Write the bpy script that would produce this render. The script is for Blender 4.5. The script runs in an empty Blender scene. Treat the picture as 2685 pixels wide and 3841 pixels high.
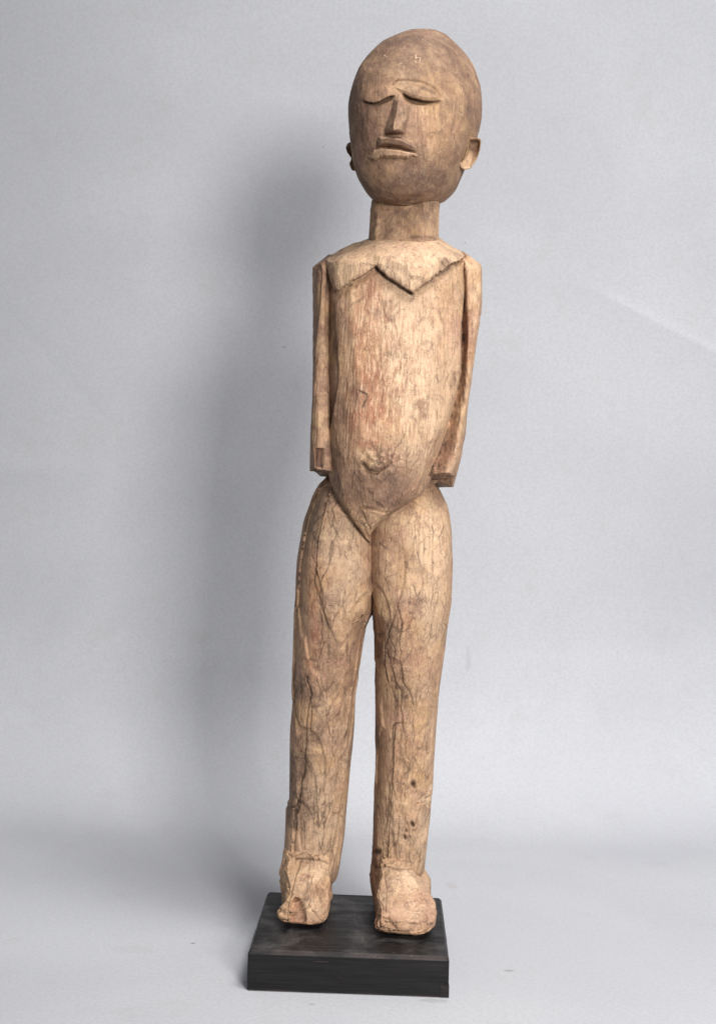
import bpy, math
import numpy as np
from mathutils import Matrix, Vector

# ------------------------------------------------------------------ camera, light, exposure
sc = bpy.context.scene
F = 4600.0                      # focal length in photograph pixels (photo 2685 x 3841)
CX, CY = 1342.5, 1920.5
ROLL = math.radians(1.5)
CAM = np.array([0.0, -0.989, 0.3607])
CR, SR = math.cos(ROLL), math.sin(ROLL)

cd = bpy.data.cameras.new('camera'); cam = bpy.data.objects.new('camera', cd)
sc.collection.objects.link(cam); sc.camera = cam
cd.sensor_fit = 'VERTICAL'; cd.sensor_height = 24.0; cd.lens = F / 3841.0 * 24.0
cd.clip_start = 0.01; cd.clip_end = 50
cam.matrix_world = Matrix(((CR, -SR, 0, CAM[0]), (0, 0, -1, CAM[1]), (SR, CR, 0, CAM[2]), (0, 0, 0, 1)))

w = bpy.data.worlds.new('World'); sc.world = w; w.use_nodes = True
w.node_tree.nodes['Background'].inputs[0].default_value = (0.96, 0.975, 1.0, 1)
w.node_tree.nodes['Background'].inputs[1].default_value = 0.25

def area(name, loc, target, sx, sy, power, col, spread):
    l = bpy.data.lights.new(name, 'AREA'); l.shape = 'RECTANGLE'; l.size = sx; l.size_y = sy
    l.energy = power; l.color = col; l.spread = math.radians(spread)
    o = bpy.data.objects.new(name, l); sc.collection.objects.link(o); o.location = loc
    d = Vector(target) - Vector(loc); o.rotation_euler = d.to_track_quat('-Z', 'Y').to_euler()
    return o
area('softbox_light', (0.60, -1.65, 0.68), (0.25, 0.4, 0.2), 0.40, 0.45, 11.2, (1.0, 0.985, 0.96), 100)
area('overhead_light', (0.58, -0.70, 2.0), (-0.02, 0.2, 0.0), 0.8, 0.8, 10.9, (1.0, 0.99, 0.97), 90)

sc.view_settings.view_transform = 'Standard'; sc.view_settings.look = 'None'
sc.view_settings.gamma = 1.0; sc.view_settings.use_curve_mapping = False
sc.view_settings.exposure = 0.09
sc.cycles.use_denoising = True

# ------------------------------------------------------------------ numeric helpers
def P(px, py, dep):
    """photo pixel + distance along the view axis -> world point"""
    u = np.asarray(px, float) - CX; v = CY - np.asarray(py, float)
    X = (u * CR - v * SR) * dep / F; Z = (u * SR + v * CR) * dep / F
    return np.stack(np.broadcast_arrays(CAM[0] + X, CAM[1] + dep, CAM[2] + Z), -1)

def proj(W):
    d = W[..., 1] - CAM[1]
    X = (W[..., 0] - CAM[0]) * F / d; Z = (W[..., 2] - CAM[2]) * F / d
    u = X * CR + Z * SR; v = -X * SR + Z * CR
    return u + CX, CY - v, d

def sstep(a, b, x):
    t = np.clip((x - a) / (b - a), 0, 1); return t * t * (3 - 2 * t)

def pchip(x, y, xi):
    x = np.asarray(x, float); y = np.asarray(y, float); h = np.diff(x); dl = np.diff(y) / h
    d = np.zeros_like(y)
    for i in range(1, len(x) - 1):
        if dl[i - 1] * dl[i] > 0:
            w1 = 2 * h[i] + h[i - 1]; w2 = h[i] + 2 * h[i - 1]
            d[i] = (w1 + w2) / (w1 / dl[i - 1] + w2 / dl[i])
    d[0] = dl[0]; d[-1] = dl[-1]
    xi = np.clip(xi, x[0], x[-1]); k = np.clip(np.searchsorted(x, xi) - 1, 0, len(h) - 1)
    t = (xi - x[k]) / h[k]
    return ((2*t**3 - 3*t**2 + 1) * y[k] + (t**3 - 2*t**2 + t) * h[k] * d[k]
            + (-2*t**3 + 3*t**2) * y[k + 1] + (t**3 - t**2) * h[k] * d[k + 1])

def hash3(i, j, k, seed):
    n = (i.astype(np.int64) * 374761393 + j.astype(np.int64) * 668265263 + k.astype(np.int64) * 2147483647 + seed * 1274126177) & 0xffffffff
    n = ((n ^ (n >> 13)) * 1274126177) & 0xffffffff
    n = ((n ^ (n >> 16)) * 2246822519) & 0xffffffff
    return ((n ^ (n >> 15)) & 0xffffff) / float(0xffffff) * 2 - 1

def noise(Pw, scale, seed=0, octv=3):
    """value noise; scale = number or (sx, sy, sz), result about -1..1"""
    q = Pw * np.asarray(scale); out = 0; amp = 1; tot = 0
    for o in range(octv):
        f = np.floor(q); i = f.astype(np.int64); t = q - f; t = t * t * (3 - 2 * t); r = 0
        for dx in (0, 1):
            wx = t[..., 0] if dx else 1 - t[..., 0]
            for dy in (0, 1):
                wy = t[..., 1] if dy else 1 - t[..., 1]
                for dz in (0, 1):
                    wz = t[..., 2] if dz else 1 - t[..., 2]
                    r = r + wx * wy * wz * hash3(i[..., 0] + dx, i[..., 1] + dy, i[..., 2] + dz, seed + o * 17)
        out = out + amp * r; tot += amp; amp *= 0.5; q = q * 2.03 + 7.3
    return out / tot * 1.5

def line_dist(px, py, pts):
    d = np.full(np.shape(px), 1e9)
    for (x0, y0), (x1, y1) in zip(pts[:-1], pts[1:]):
        dx, dy = x1 - x0, y1 - y0
        t = np.clip(((px - x0) * dx + (py - y0) * dy) / (dx * dx + dy * dy + 1e-9), 0, 1)
        d = np.minimum(d, np.hypot(px - x0 - t * dx, py - y0 - t * dy))
    return d

def poly_sd(px, py, pts):
    """signed distance to a polygon, positive inside"""
    ins = np.zeros(np.shape(px), bool); n = len(pts)
    for i in range(n):
        x0, y0 = pts[i]; x1, y1 = pts[(i + 1) % n]
        if y0 != y1:
            c = ((py >= y0) != (py >= y1)) & (px < (x1 - x0) * (py - y0) / (y1 - y0) + x0)
            ins ^= c
    d = line_dist(px, py, list(pts) + [pts[0]])
    return np.where(ins, d, -d)

def tri_height(px, py, tris):
    """piecewise linear relief: tris = [((x,y,h),(x,y,h),(x,y,h)), ...]; 0 and False outside"""
    H = np.zeros(np.shape(px)); M = np.zeros(np.shape(px), bool)
    for (a, b, c) in tris:
        den = (b[1]-c[1])*(a[0]-c[0]) + (c[0]-b[0])*(a[1]-c[1])
        if abs(den) < 1e-9: continue
        l0 = ((b[1]-c[1])*(px-c[0]) + (c[0]-b[0])*(py-c[1])) / den
        l1 = ((c[1]-a[1])*(px-c[0]) + (a[0]-c[0])*(py-c[1])) / den
        l2 = 1 - l0 - l1
        m = (l0 >= -1e-6) & (l1 >= -1e-6) & (l2 >= -1e-6)
        H = np.where(m & ~M, l0*a[2] + l1*b[2] + l2*c[2], H); M |= m
    return H, M

def strip(A, B):
    t = []
    for i in range(len(A) - 1):
        t += [(A[i], A[i+1], B[i]), (A[i+1], B[i+1], B[i])]
    return t

def grid_normals(W, wrap=True):
    if wrap: du = np.roll(W, -1, 1) - np.roll(W, 1, 1)
    else:
        du = np.gradient(W, axis=1)
    dv = np.gradient(W, axis=0)
    n = np.cross(du, dv); l = np.linalg.norm(n, axis=-1, keepdims=True)
    return n / np.maximum(l, 1e-12)

def box_smooth(A, k):
    for ax in (0, 1):
        for _ in range(k):
            B = A.copy()
            if ax == 0:
                B[1:-1] = 0.25*A[:-2] + 0.5*A[1:-1] + 0.25*A[2:]
            else:
                B = 0.25*np.roll(A, 1, 1) + 0.5*A + 0.25*np.roll(A, -1, 1)
            A = B
    return A

def facet(W, N, count, radius, aniso, sink, seed, pct=62, cap=1.2, wobble=0.25, scoop=0.0):
    """adze facets: shave the surface to tangent planes at scattered spots. Returns displacement and edge closeness"""
    rng = np.random.default_rng(seed)
    M_, K_ = W.shape[:2]; V = W.reshape(-1, 3).astype(np.float32); VN = N.reshape(-1, 3).astype(np.float32)
    # area-weighted choice with relaxation by rejection
    a = np.linalg.norm(np.cross(np.roll(W, -1, 1) - W, np.gradient(W, axis=0)), axis=-1).ravel()
    cand = rng.choice(len(V), size=count * 12, p=a / a.sum()); sel = []
    sc3 = np.array([1, 1, 1 / aniso], np.float32)
    for c in cand:
        if len(sel) >= count: break
        p = V[c] * sc3
        if all(np.sum((p - V[s] * sc3) ** 2) > (radius * 0.75) ** 2 for s in sel): sel.append(c)
    S = V[sel]; SN = VN[sel] + rng.normal(0, wobble * 0.2, (len(sel), 3)).astype(np.float32)
    SN /= np.linalg.norm(SN, axis=1, keepdims=True)
    off = (sink * (1 + rng.normal(0, 0.35, len(sel)))).astype(np.float32)
    H1 = np.empty(len(V), np.float32); H2 = np.empty(len(V), np.float32); ID = np.empty(len(V), np.int32)
    for s in range(0, len(V), 16384):
        v = V[s:s+16384]; n = VN[s:s+16384]
        dn = n @ SN.T
        h = ((S * SN).sum(1)[None] - v @ SN.T - off[None]) / np.maximum(dn, 0.25)
        d2 = ((v * sc3)[:, None, :] - (S * sc3)[None]) ; d2 = np.sqrt((d2 * d2).sum(2))
        h = h + np.maximum(0, d2 - radius * 1.15) ** 2 * 60 + scoop * (d2 / radius) ** 2 + np.where(dn < 0.35, 1, 0)
        k = min(1, h.shape[1] - 1)
        idx = np.argpartition(h, 1, axis=1)[:, :2]; hh = np.take_along_axis(h, idx, 1)
        sw = hh[:, 0] > hh[:, 1]
        H1[s:s+16384] = np.where(sw, hh[:, 1], hh[:, 0]); H2[s:s+16384] = np.where(sw, hh[:, 0], hh[:, 1])
        ID[s:s+16384] = np.where(sw, idx[:, 1], idx[:, 0])
    H2 = H2 - H1; H1 = H1 - np.percentile(H1, pct); H1 = np.clip(H1, -2.6 * sink, cap * sink)
    return H1.reshape(M_, K_), np.clip(H2.reshape(M_, K_), 0, 1), ID.reshape(M_, K_)

# ------------------------------------------------------------------ materials
def lin(r, g, b):
    f = lambda c: (c / 255 / 12.92) if c / 255 <= 0.04045 else ((c / 255 + 0.055) / 1.055) ** 2.4
    return (f(r), f(g), f(b), 1)

class NT:
    def __init__(self, name):
        self.m = bpy.data.materials.new(name); self.m.use_nodes = True
        self.t = self.m.node_tree; self.b = self.t.nodes['Principled BSDF']
    def n(self, typ, **kw):
        x = self.t.nodes.new(typ)
        for k, v in kw.items(): setattr(x, k, v)
        return x
    def l(self, a, b): self.t.links.new(a, b)
    def put(self, sock, v):
        if hasattr(v, 'links'): self.l(v, sock)
        else: sock.default_value = v
    def noise(self, vec, scale, detail=4, rough=0.6, dist=0.0):
        x = self.n('ShaderNodeTexNoise'); self.l(vec, x.inputs['Vector'])
        x.inputs['Scale'].default_value = scale; x.inputs['Detail'].default_value = detail
        x.inputs['Roughness'].default_value = rough; x.inputs['Distortion'].default_value = dist
        return x.outputs['Fac']
    def mapv(self, vec, scale, rot=(0, 0, 0)):
        x = self.n('ShaderNodeMapping'); self.l(vec, x.inputs['Vector']); x.inputs['Scale'].default_value = scale
        x.inputs['Rotation'].default_value = rot
        return x.outputs[0]
    def ramp(self, v, a, b, lo=0.0, hi=1.0):
        x = self.n('ShaderNodeMapRange', interpolation_type='SMOOTHSTEP'); self.put(x.inputs['Value'], v)
        x.inputs['From Min'].default_value = a; x.inputs['From Max'].default_value = b
        x.inputs['To Min'].default_value = lo; x.inputs['To Max'].default_value = hi
        return x.outputs[0]
    def math(self, op, a, b=0.0, c=None):
        x = self.n('ShaderNodeMath', operation=op); self.put(x.inputs[0], a); self.put(x.inputs[1], b)
        if c is not None: self.put(x.inputs[2], c)
        return x.outputs[0]
    def mix(self, fac, a, b, blend='MIX'):
        x = self.n('ShaderNodeMix', data_type='RGBA', blend_type=blend)
        self.put(x.inputs[0], fac); self.put(x.inputs[6], a); self.put(x.inputs[7], b)
        return x.outputs[2]
    def attr(self, name):
        x = self.n('ShaderNodeAttribute', attribute_name=name)
        s = self.n('ShaderNodeSeparateColor'); self.l(x.outputs['Color'], s.inputs[0])
        return s.outputs[0], s.outputs[1], s.outputs[2]

def wood_material():
    t = NT('weathered_carved_wood')
    co = t.n('ShaderNodeTexCoord').outputs['Object']
    crack, dark, red = t.attr('stain_shade_a'); pale, patina, rough = t.attr('stain_light_b'); crkl, scal, grain = t.attr('stain_c')
    n1 = t.noise(co, 16, 3, 0.55, 0.4); n2 = t.noise(co, 55, 5, 0.68, 0.6); n3 = t.noise(co, 220, 4, 0.7)
    fib = t.noise(t.mapv(co, (520, 520, 26)), 1.0, 3, 0.6, 0.3)
    fib2 = t.noise(t.mapv(co, (1500, 1500, 120)), 1.0, 2, 0.6)
    pore = t.noise(co, 1100, 2, 0.6)
    n4 = t.noise(co, 95, 5, 0.72, 0.8); n5 = t.noise(t.mapv(co, (330, 330, 60)), 1.0, 5, 0.7, 0.5)
    # fine crackle network: long cells along the grain, rounder ones on the shoulders
    def crackle(scale, seed, wdt):
        dn = t.n('ShaderNodeTexNoise'); t.l(co, dn.inputs['Vector']); dn.inputs['Scale'].default_value = 130; dn.inputs['Detail'].default_value = 4
        off = t.n('ShaderNodeVectorMath', operation='MULTIPLY_ADD'); t.l(dn.outputs['Color'], off.inputs[0]); off.inputs[1].default_value = (.0035, .0035, .009); t.l(co, off.inputs[2])
        v = t.n('ShaderNodeTexVoronoi', feature='DISTANCE_TO_EDGE'); t.l(t.mapv(off.outputs[0], scale), v.inputs['Vector']); v.inputs['Scale'].default_value = 1.0
        return t.ramp(v.outputs['Distance'], wdt * 0.3, wdt, 1.0, 0.0)
    gate = t.ramp(t.noise(co, 70, 4, 0.65, 0.6), 0.40, 0.60)
    ck = t.math('MAXIMUM', crackle((85, 85, 24), 1, 0.045), t.math('MULTIPLY', crackle((190, 190, 62), 2, 0.05), 0.6))
    ck = t.math('MULTIPLY', t.math('MULTIPLY', ck, crkl), gate)
    ck2 = t.math('MULTIPLY', crackle((62, 62, 62), 3, 0.035), scal)
    ck = t.math('MAXIMUM', ck, t.math('MULTIPLY', t.math('MULTIPLY', ck2, gate), 0.5))
    c = t.mix(t.ramp(n1, 0.36, 0.66), lin(172, 140, 106), lin(160, 126, 100))
    c = t.mix(t.ramp(t.noise(co, 30, 4, 0.6, 0.2), 0.50, 0.68, 0, 0.60), c, lin(198, 169, 134))
    c = t.mix(t.ramp(t.noise(co, 21, 3, 0.6, 0.8), 0.52, 0.68, 0, 0.60), c, lin(176, 136, 118))
    c = t.mix(t.ramp(t.noise(t.mapv(co, (26, 26, 17), (.3, .2, 0)), 1.0, 4, 0.6, 0.5), 0.54, 0.68, 0, 0.55), c, lin(174, 139, 94))
    c = t.mix(t.ramp(n2, 0.46, 0.66, 0, 0.58), c, lin(128, 100, 84))
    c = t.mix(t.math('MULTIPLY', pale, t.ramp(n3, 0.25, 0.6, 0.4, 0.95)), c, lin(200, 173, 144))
    c = t.mix(t.math('MULTIPLY', red, t.math('MULTIPLY', t.ramp(n2, 0.34, 0.64, 0.3, 1.0), t.ramp(n5, 0.3, 0.6, 0.4, 1.0))), c, lin(148, 94, 70))
    c = t.mix(t.math('MULTIPLY', patina, t.ramp(n2, 0.28, 0.68, 0.6, 1.0)), c, lin(96, 75, 63))
    c = t.mix(t.math('MULTIPLY', dark, t.math('MULTIPLY', t.ramp(n3, 0.34, 0.62, 0.3, 1.0), t.ramp(n4, 0.3, 0.6, 0.4, 1.0))), c, lin(76, 60, 52))
    # blotches, grain streaks and pores
    c = t.mix(t.ramp(n4, 0.50, 0.70, 0, 0.44), c, lin(110, 85, 70))
    lite = t.math('SUBTRACT', 1.0, t.math('MULTIPLY', t.math('MINIMUM', patina, 1.0), 0.65))
    c = t.mix(t.math('MULTIPLY', t.ramp(n4, 0.48, 0.30, 0, 0.36), lite), c, lin(214, 184, 148))
    c = t.mix(t.ramp(n5, 0.52, 0.72, 0, 0.60), c, lin(104, 71, 53))
    c = t.mix(t.ramp(fib, 0.50, 0.74, 0, 0.42), c, lin(104, 72, 54))
    c = t.mix(t.math('MULTIPLY', t.ramp(fib2, 0.52, 0.75, 0, 0.42), lite), c, lin(220, 192, 158))
    st = t.noise(t.mapv(co, (760, 760, 13)), 1.0, 3, 0.6, 0.25)
    c = t.mix(t.math('MULTIPLY', t.ramp(st, 0.52, 0.62, 0, 0.55), grain), c, lin(134, 92, 70))
    c = t.mix(t.math('MULTIPLY', t.ramp(st, 0.44, 0.36, 0, 0.45), grain), c, lin(220, 192, 162))
    c = t.mix(t.ramp(n3, 0.54, 0.70, 0, 0.5), c, lin(94, 73, 61))
    c = t.mix(t.ramp(pore, 0.60, 0.72, 0, 0.65), c, lin(72, 54, 43))
    c = t.mix(t.math('MULTIPLY', ck, 0.60), c, lin(62, 45, 38))
    c = t.mix(t.math('MULTIPLY', crack, t.ramp(n3, 0.2, 0.5, 0.65, 1.0)), c, lin(46, 33, 28))
    c = t.mix(1.0, c, (1.0, 0.965, 0.955, 1), 'MULTIPLY')
    t.l(c, t.b.inputs['Base Color'])
    t.l(t.ramp(n2, 0.2, 0.8, 0.62, 0.82), t.b.inputs['Roughness'])
    t.b.inputs['Specular IOR Level'].default_value = 0.28
    hgt = t.math('ADD', t.math('MULTIPLY', fib, 0.8), t.math('MULTIPLY', n3, 0.5))
    hgt = t.math('ADD', hgt, t.math('MULTIPLY', pore, -0.5))
    hgt = t.math('ADD', hgt, t.math('MULTIPLY', ck, -0.6))
    hgt = t.math('ADD', hgt, t.math('MULTIPLY', t.math('MULTIPLY', t.noise(t.mapv(co, (420, 420, 140)), 1.0, 4, 0.75), rough), 2.6))
    bp = t.n('ShaderNodeBump'); bp.inputs['Strength'].default_value = 0.55; bp.inputs['Distance'].default_value = 0.0009
    t.l(hgt, bp.inputs['Height']); t.l(bp.outputs[0], t.b.inputs['Normal'])
    return t.m

def plinth_material():
    t = NT('black_stained_wood')
    co = t.n('ShaderNodeTexCoord').outputs['Object']
    geo = t.n('ShaderNodeNewGeometry'); sp = t.n('ShaderNodeSeparateXYZ'); t.l(geo.outputs['Normal'], sp.inputs[0])
    up = t.ramp(sp.outputs[2], 0.5, 0.95)
    g = t.noise(t.mapv(co, (22, 500, 620)), 1.0, 4, 0.65, 0.4)
    g2 = t.noise(t.mapv(co, (9, 160, 190)), 1.0, 5, 0.6, 0.5)
    c = t.mix(t.ramp(g, 0.35, 0.75), lin(17, 16, 17), lin(27, 25, 26))
    c = t.mix(t.ramp(g2, 0.60, 0.82, 0, 0.5), c, lin(42, 37, 37))
    dust = t.math('MULTIPLY', t.ramp(t.noise(co, 34, 4, 0.6, 0.6), 0.42, 0.72), t.ramp(t.noise(co, 1300, 2, 0.7), 0.42, 0.66))
    c = t.mix(t.math('MULTIPLY', t.math('MULTIPLY', dust, up), 0.60), c, lin(128, 123, 120))
    sp2 = t.noise(co, 700, 1, 0.5)
    c = t.mix(t.math('MULTIPLY', t.ramp(sp2, 0.76, 0.80), up), c, lin(170, 165, 160))
    pa = t.attr('wear')[0]
    c = t.mix(t.math('MULTIPLY', pa, t.ramp(g, 0.3, 0.6, 0.35, 0.9)), c, lin(84, 68, 64))
    t.l(c, t.b.inputs['Base Color'])
    t.l(t.ramp(g2, 0.3, 0.7, 0.42, 0.6), t.b.inputs['Roughness'])
    t.b.inputs['Specular IOR Level'].default_value = 0.22
    bp = t.n('ShaderNodeBump'); bp.inputs['Strength'].default_value = 0.5; bp.inputs['Distance'].default_value = 0.0004
    t.l(t.math('ADD', g, t.math('MULTIPLY', t.noise(co, 900, 2), 0.3)), bp.inputs['Height']); t.l(bp.outputs[0], t.b.inputs['Normal'])
    return t.m

def paper_material(marks):
    t = NT('grey_backdrop_paper')
    co = t.n('ShaderNodeTexCoord').outputs['Object']
    n1 = t.noise(co, 3.0, 4, 0.55, 0.5); n2 = t.noise(co, 330, 3, 0.7); n3 = t.noise(co, 22, 5, 0.65, 0.4)
    c = t.mix(t.ramp(n1, 0.35, 0.65), lin(174, 175, 180), lin(181, 182, 186))
    c = t.mix(t.ramp(n2, 0.35, 0.7, 0, 0.35), c, lin(156, 156, 160))
    c = t.mix(t.ramp(n3, 0.56, 0.75, 0, 0.28), c, lin(163, 160, 158))
    for (p, r, col, k) in marks:
        s = t.n('ShaderNodeVectorMath', operation='SUBTRACT'); t.l(co, s.inputs[0]); s.inputs[1].default_value = p
        m = t.n('ShaderNodeVectorMath', operation='MULTIPLY'); t.l(s.outputs[0], m.inputs[0]); m.inputs[1].default_value = (1/r[0], 1/r[1], 1/r[2])
        ln = t.n('ShaderNodeVectorMath', operation='LENGTH'); t.l(m.outputs[0], ln.inputs[0])
        wob = t.math('ADD', ln.outputs['Value'], t.math('MULTIPLY', t.math('SUBTRACT', t.noise(co, 120, 3), 0.5), 1.6))
        c = t.mix(t.math('MULTIPLY', t.ramp(wob, 0.55, 1.1, 1, 0), k), c, col)
    t.l(c, t.b.inputs['Base Color']); t.b.inputs['Roughness'].default_value = 0.9
    t.b.inputs['Specular IOR Level'].default_value = 0.12
    bp = t.n('ShaderNodeBump'); bp.inputs['Strength'].default_value = 0.06; bp.inputs['Distance'].default_value = 0.0006
    t.l(n2, bp.inputs['Height']); t.l(bp.outputs[0], t.b.inputs['Normal'])
    return t.m

WOOD = wood_material(); PLINTH = plinth_material()

# ------------------------------------------------------------------ object helpers
def link_mesh(name, V, faces, mat, parent=None, origin=(0, 0, 0), attrs=None, normals=None, smooth=True):
    me = bpy.data.meshes.new(name); V = np.asarray(V, np.float32) - np.asarray(origin, np.float32)
    me.vertices.add(len(V)); me.vertices.foreach_set('co', V.ravel())
    if isinstance(faces, np.ndarray):
        k = faces.shape[1]; fl = faces.ravel(); ls = np.arange(len(faces)) * k; lt = np.full(len(faces), k)
    else:
        fl = np.concatenate([np.asarray(f) for f in faces]); lt = np.array([len(f) for f in faces]); ls = np.concatenate([[0], np.cumsum(lt)[:-1]])
    me.loops.add(len(fl)); me.loops.foreach_set('vertex_index', fl.astype(np.int32))
    me.polygons.add(len(ls)); me.polygons.foreach_set('loop_start', ls.astype(np.int32)); me.polygons.foreach_set('loop_total', lt.astype(np.int32))
    me.polygons.foreach_set('use_smooth', np.full(len(ls), smooth))
    me.update(calc_edges=True); me.validate()
    for an, arr in (attrs or {}).items():
        a = me.attributes.new(an, 'FLOAT_COLOR', 'POINT')
        rgba = np.ones((len(V), 4), np.float32); rgba[:, :3] = np.clip(arr, 0, 1); a.data.foreach_set('color', rgba.ravel())
    if normals is not None:
        me.normals_split_custom_set_from_vertices(np.asarray(normals, np.float32))
    me.materials.append(mat)
    o = bpy.data.objects.new(name, me); sc.collection.objects.link(o)
    if parent is not None:
        o.parent = parent
    else:
        o.location = origin
    return o

def thing(name, loc, label, cat):
    e = bpy.data.objects.new(name, None); e.empty_display_size = 0.02; sc.collection.objects.link(e)
    e.location = loc; e['label'] = label; e['category'] = cat
    return e

def grid_faces(M_, K_, wrap=True):
    i = np.arange(M_ - 1)[:, None]; j = np.arange(K_ if wrap else K_ - 1)[None]; j2 = (j + 1) % K_
    a = i * K_ + j; b = i * K_ + j2; c = (i + 1) * K_ + j2; d = (i + 1) * K_ + j
    return np.stack([a, b, c, d], -1).reshape(-1, 4)

def thetas(nf, nb):
    """angles round a section, the front half (towards the viewer) sampled finer"""
    return np.concatenate([np.linspace(0, np.pi, nf, endpoint=False), np.linspace(np.pi, 2 * np.pi, nb, endpoint=False)])

class Part:
    """lofted, carved grid: pixel column/row and depth, then facets, relief and roughness"""
    def __init__(self, rows, nrow, nf, nb, smoothrows=None, rowfun=None, skew=0.0, bulge=None):
        R = np.array(rows, float); y0, y1 = R[0, 0], R[-1, 0]
        self.y0, self.y1 = y0, y1
        py = rowfun(nrow) if rowfun is not None else np.linspace(y0, y1, nrow)
        xl, xr, fr, bk, ex = [pchip(R[:, 0], R[:, k], py) for k in (1, 2, 3, 4, 5)]
        th = thetas(nf, nb); c, s = np.cos(th), np.sin(th)
        e = 2 / ex[:, None]
        cx = np.sign(c) * np.abs(c)[None] ** e
        ss = np.sin(th[None] + skew); sy = np.sign(ss) * np.abs(ss) ** e
        px = (xl + xr)[:, None] / 2 + (xr - xl)[:, None] / 2 * cx
        dm = (fr + bk) / 2 if bulge is None else pchip(R[:, 0], bulge, py)
        dep = np.where(sy > 0, dm[:, None] - (dm - fr)[:, None] * sy, dm[:, None] - (bk - dm)[:, None] * sy)
        self.th = th; self.front = np.clip(s, 0, 1)[None] * np.ones_like(px)
        self.px, self.py = px, py[:, None] * np.ones_like(px)
        self.W = P(px, self.py, dep); self.finish_init()
    def finish_init(self):
        self.N = grid_normals(self.W)
        ctr = self.W.mean(1, keepdims=True)
        if np.mean(np.sum((self.W - ctr) * self.N, -1)) < 0: self.N = -self.N; self.flip = True
        else: self.flip = False
        sh = self.W.shape[:2]
        self.A = np.zeros(sh + (3,)); self.B = np.zeros(sh + (3,)); self.C = np.zeros(sh + (3,)); self.C[..., 0] = .35
    def renormal(self):
        n = grid_normals(self.W); self.N = -n if self.flip else n
    def carve(self, count, radius, aniso, sink, seed, amount=1.0, line=0.00012, crack=0.5, tintamt=.3, **k):
        h, e, idd = facet(self.W, self.N, count, radius, aniso, sink, seed, **k)
        am = amount if np.isscalar(amount) else amount
        self.W = self.W + self.N * (h * am)[..., None]; self.renormal()
        gate = sstep(-0.25, 0.35, noise(self.W, 45, seed + 5, 3))
        ln = np.clip(1 - e / line, 0, 1) * gate
        self.A[..., 0] = np.maximum(self.A[..., 0], ln * crack * (am if not np.isscalar(am) else 1))
        self.W = self.W - self.N * (ln * 0.00018)[..., None]
        tint = np.sin(idd * 12.9898 + seed) * 43758.5453; tint = tint - np.floor(tint)
        self.tint = tint
        self.A[..., 1] += am * tintamt * np.clip(tint - .45, 0, 1) * gate; self.B[..., 0] += am * tintamt * .9 * np.clip(.5 - tint, 0, 1)
        self.B[..., 1] += am * tintamt * .5 * np.clip(np.abs(tint - .5) * 2 - .3, 0, 1)
        return tint
    def rough(self, amp, scale, seed, octv=4, mask=1.0):
        self.W = self.W + self.N * (noise(self.W, scale, seed, octv) * amp * mask)[..., None]; self.renormal()
    def relief(self, h):
        """raise the front towards the viewer by h metres"""
        px, py, d = proj(self.W)
        h = h * sstep(0.0, 0.25, self.front)
        self.W = CAM + (self.W - CAM) * ((d - h) / d)[..., None]; self.renormal()
    def pix(self):
        px, py, _ = proj(self.W); return px, py
    def build(self, name, parent, origin, split=None, cap=True, labels=None):
        """split: list of (name, mask) whose faces become child meshes"""
        M_, K_ = self.W.shape[:2]
        V = self.W.reshape(-1, 3); A = self.A.reshape(-1, 3); B = self.B.reshape(-1, 3); C = self.C.reshape(-1, 3)
        Fq = grid_faces(M_, K_)
        self.renormal(); Nn = self.N.reshape(-1, 3)
        if self.flip: Fq = Fq[:, ::-1]
        # orientation: make faces agree with normals
        f = Fq[len(Fq) // 2]; nf = np.cross(V[f[1]] - V[f[0]], V[f[2]] - V[f[0]])
        if np.dot(nf, Nn[f[0]]) < 0: Fq = Fq[:, ::-1]
        out = []; used = np.zeros(len(Fq), bool)
        for (sn, mask) in (split or []):
            mm = mask.reshape(-1)[Fq].mean(1) > 0.5; mm &= ~used; used |= mm
            out.append((sn, Fq[mm]))
        main = Fq[~used]
        def emit(nm, faces, par, capit):
            u, inv = np.unique(faces, return_inverse=True); fv = inv.reshape(faces.shape)
            Vv = V[u]; at = {'stain_shade_a': A[u], 'stain_light_b': B[u], 'stain_c': C[u]}; nn = Nn[u]
            if capit:
                pos = -np.ones(len(V), int); pos[u] = np.arange(len(u)); fl = [tuple(x) for x in []]
                extra = []; ex_f = []
                for r, rev in ((0, False), (M_ - 1, True)):
                    ring = np.arange(K_) + r * K_; ctr = V[ring].mean(0)
                    ids = pos[ring]; base = len(Vv) + len(extra); extra.append(ctr)
                    nx = np.roll(ids, -1); tri = np.stack([ids, nx, np.full(K_, base), np.full(K_, base)], 1)
                    n = np.cross(Vv[nx[0]] - Vv[ids[0]], ctr - Vv[ids[0]])
                    inside = V[np.arange(K_) + (1 if r == 0 else M_ - 2) * K_].mean(0)
                    tri3 = tri[:, :3]
                    if np.dot(n, ctr - inside) < 0: tri3 = tri3[:, ::-1]
                    ex_f.append(tri3)
                Vv = np.concatenate([Vv, np.array(extra)])
                at = {k: np.concatenate([a, a[-2:]]) for k, a in at.items()}
                faces_l = [tuple(q) for q in fv] + [tuple(q) for e in ex_f for q in e]
                # list faces is slow for large grids; pass separately
                return link_mesh_mixed(nm, Vv, fv, np.concatenate(ex_f), WOOD, par, origin, at)
            return link_mesh(nm, Vv, fv, WOOD, par, origin, at, normals=nn if split else None)
        o = emit(name, main, parent, cap)
        for sn, ff in out:
            if len(ff): emit(sn, ff, o, False)
        return o

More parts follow.
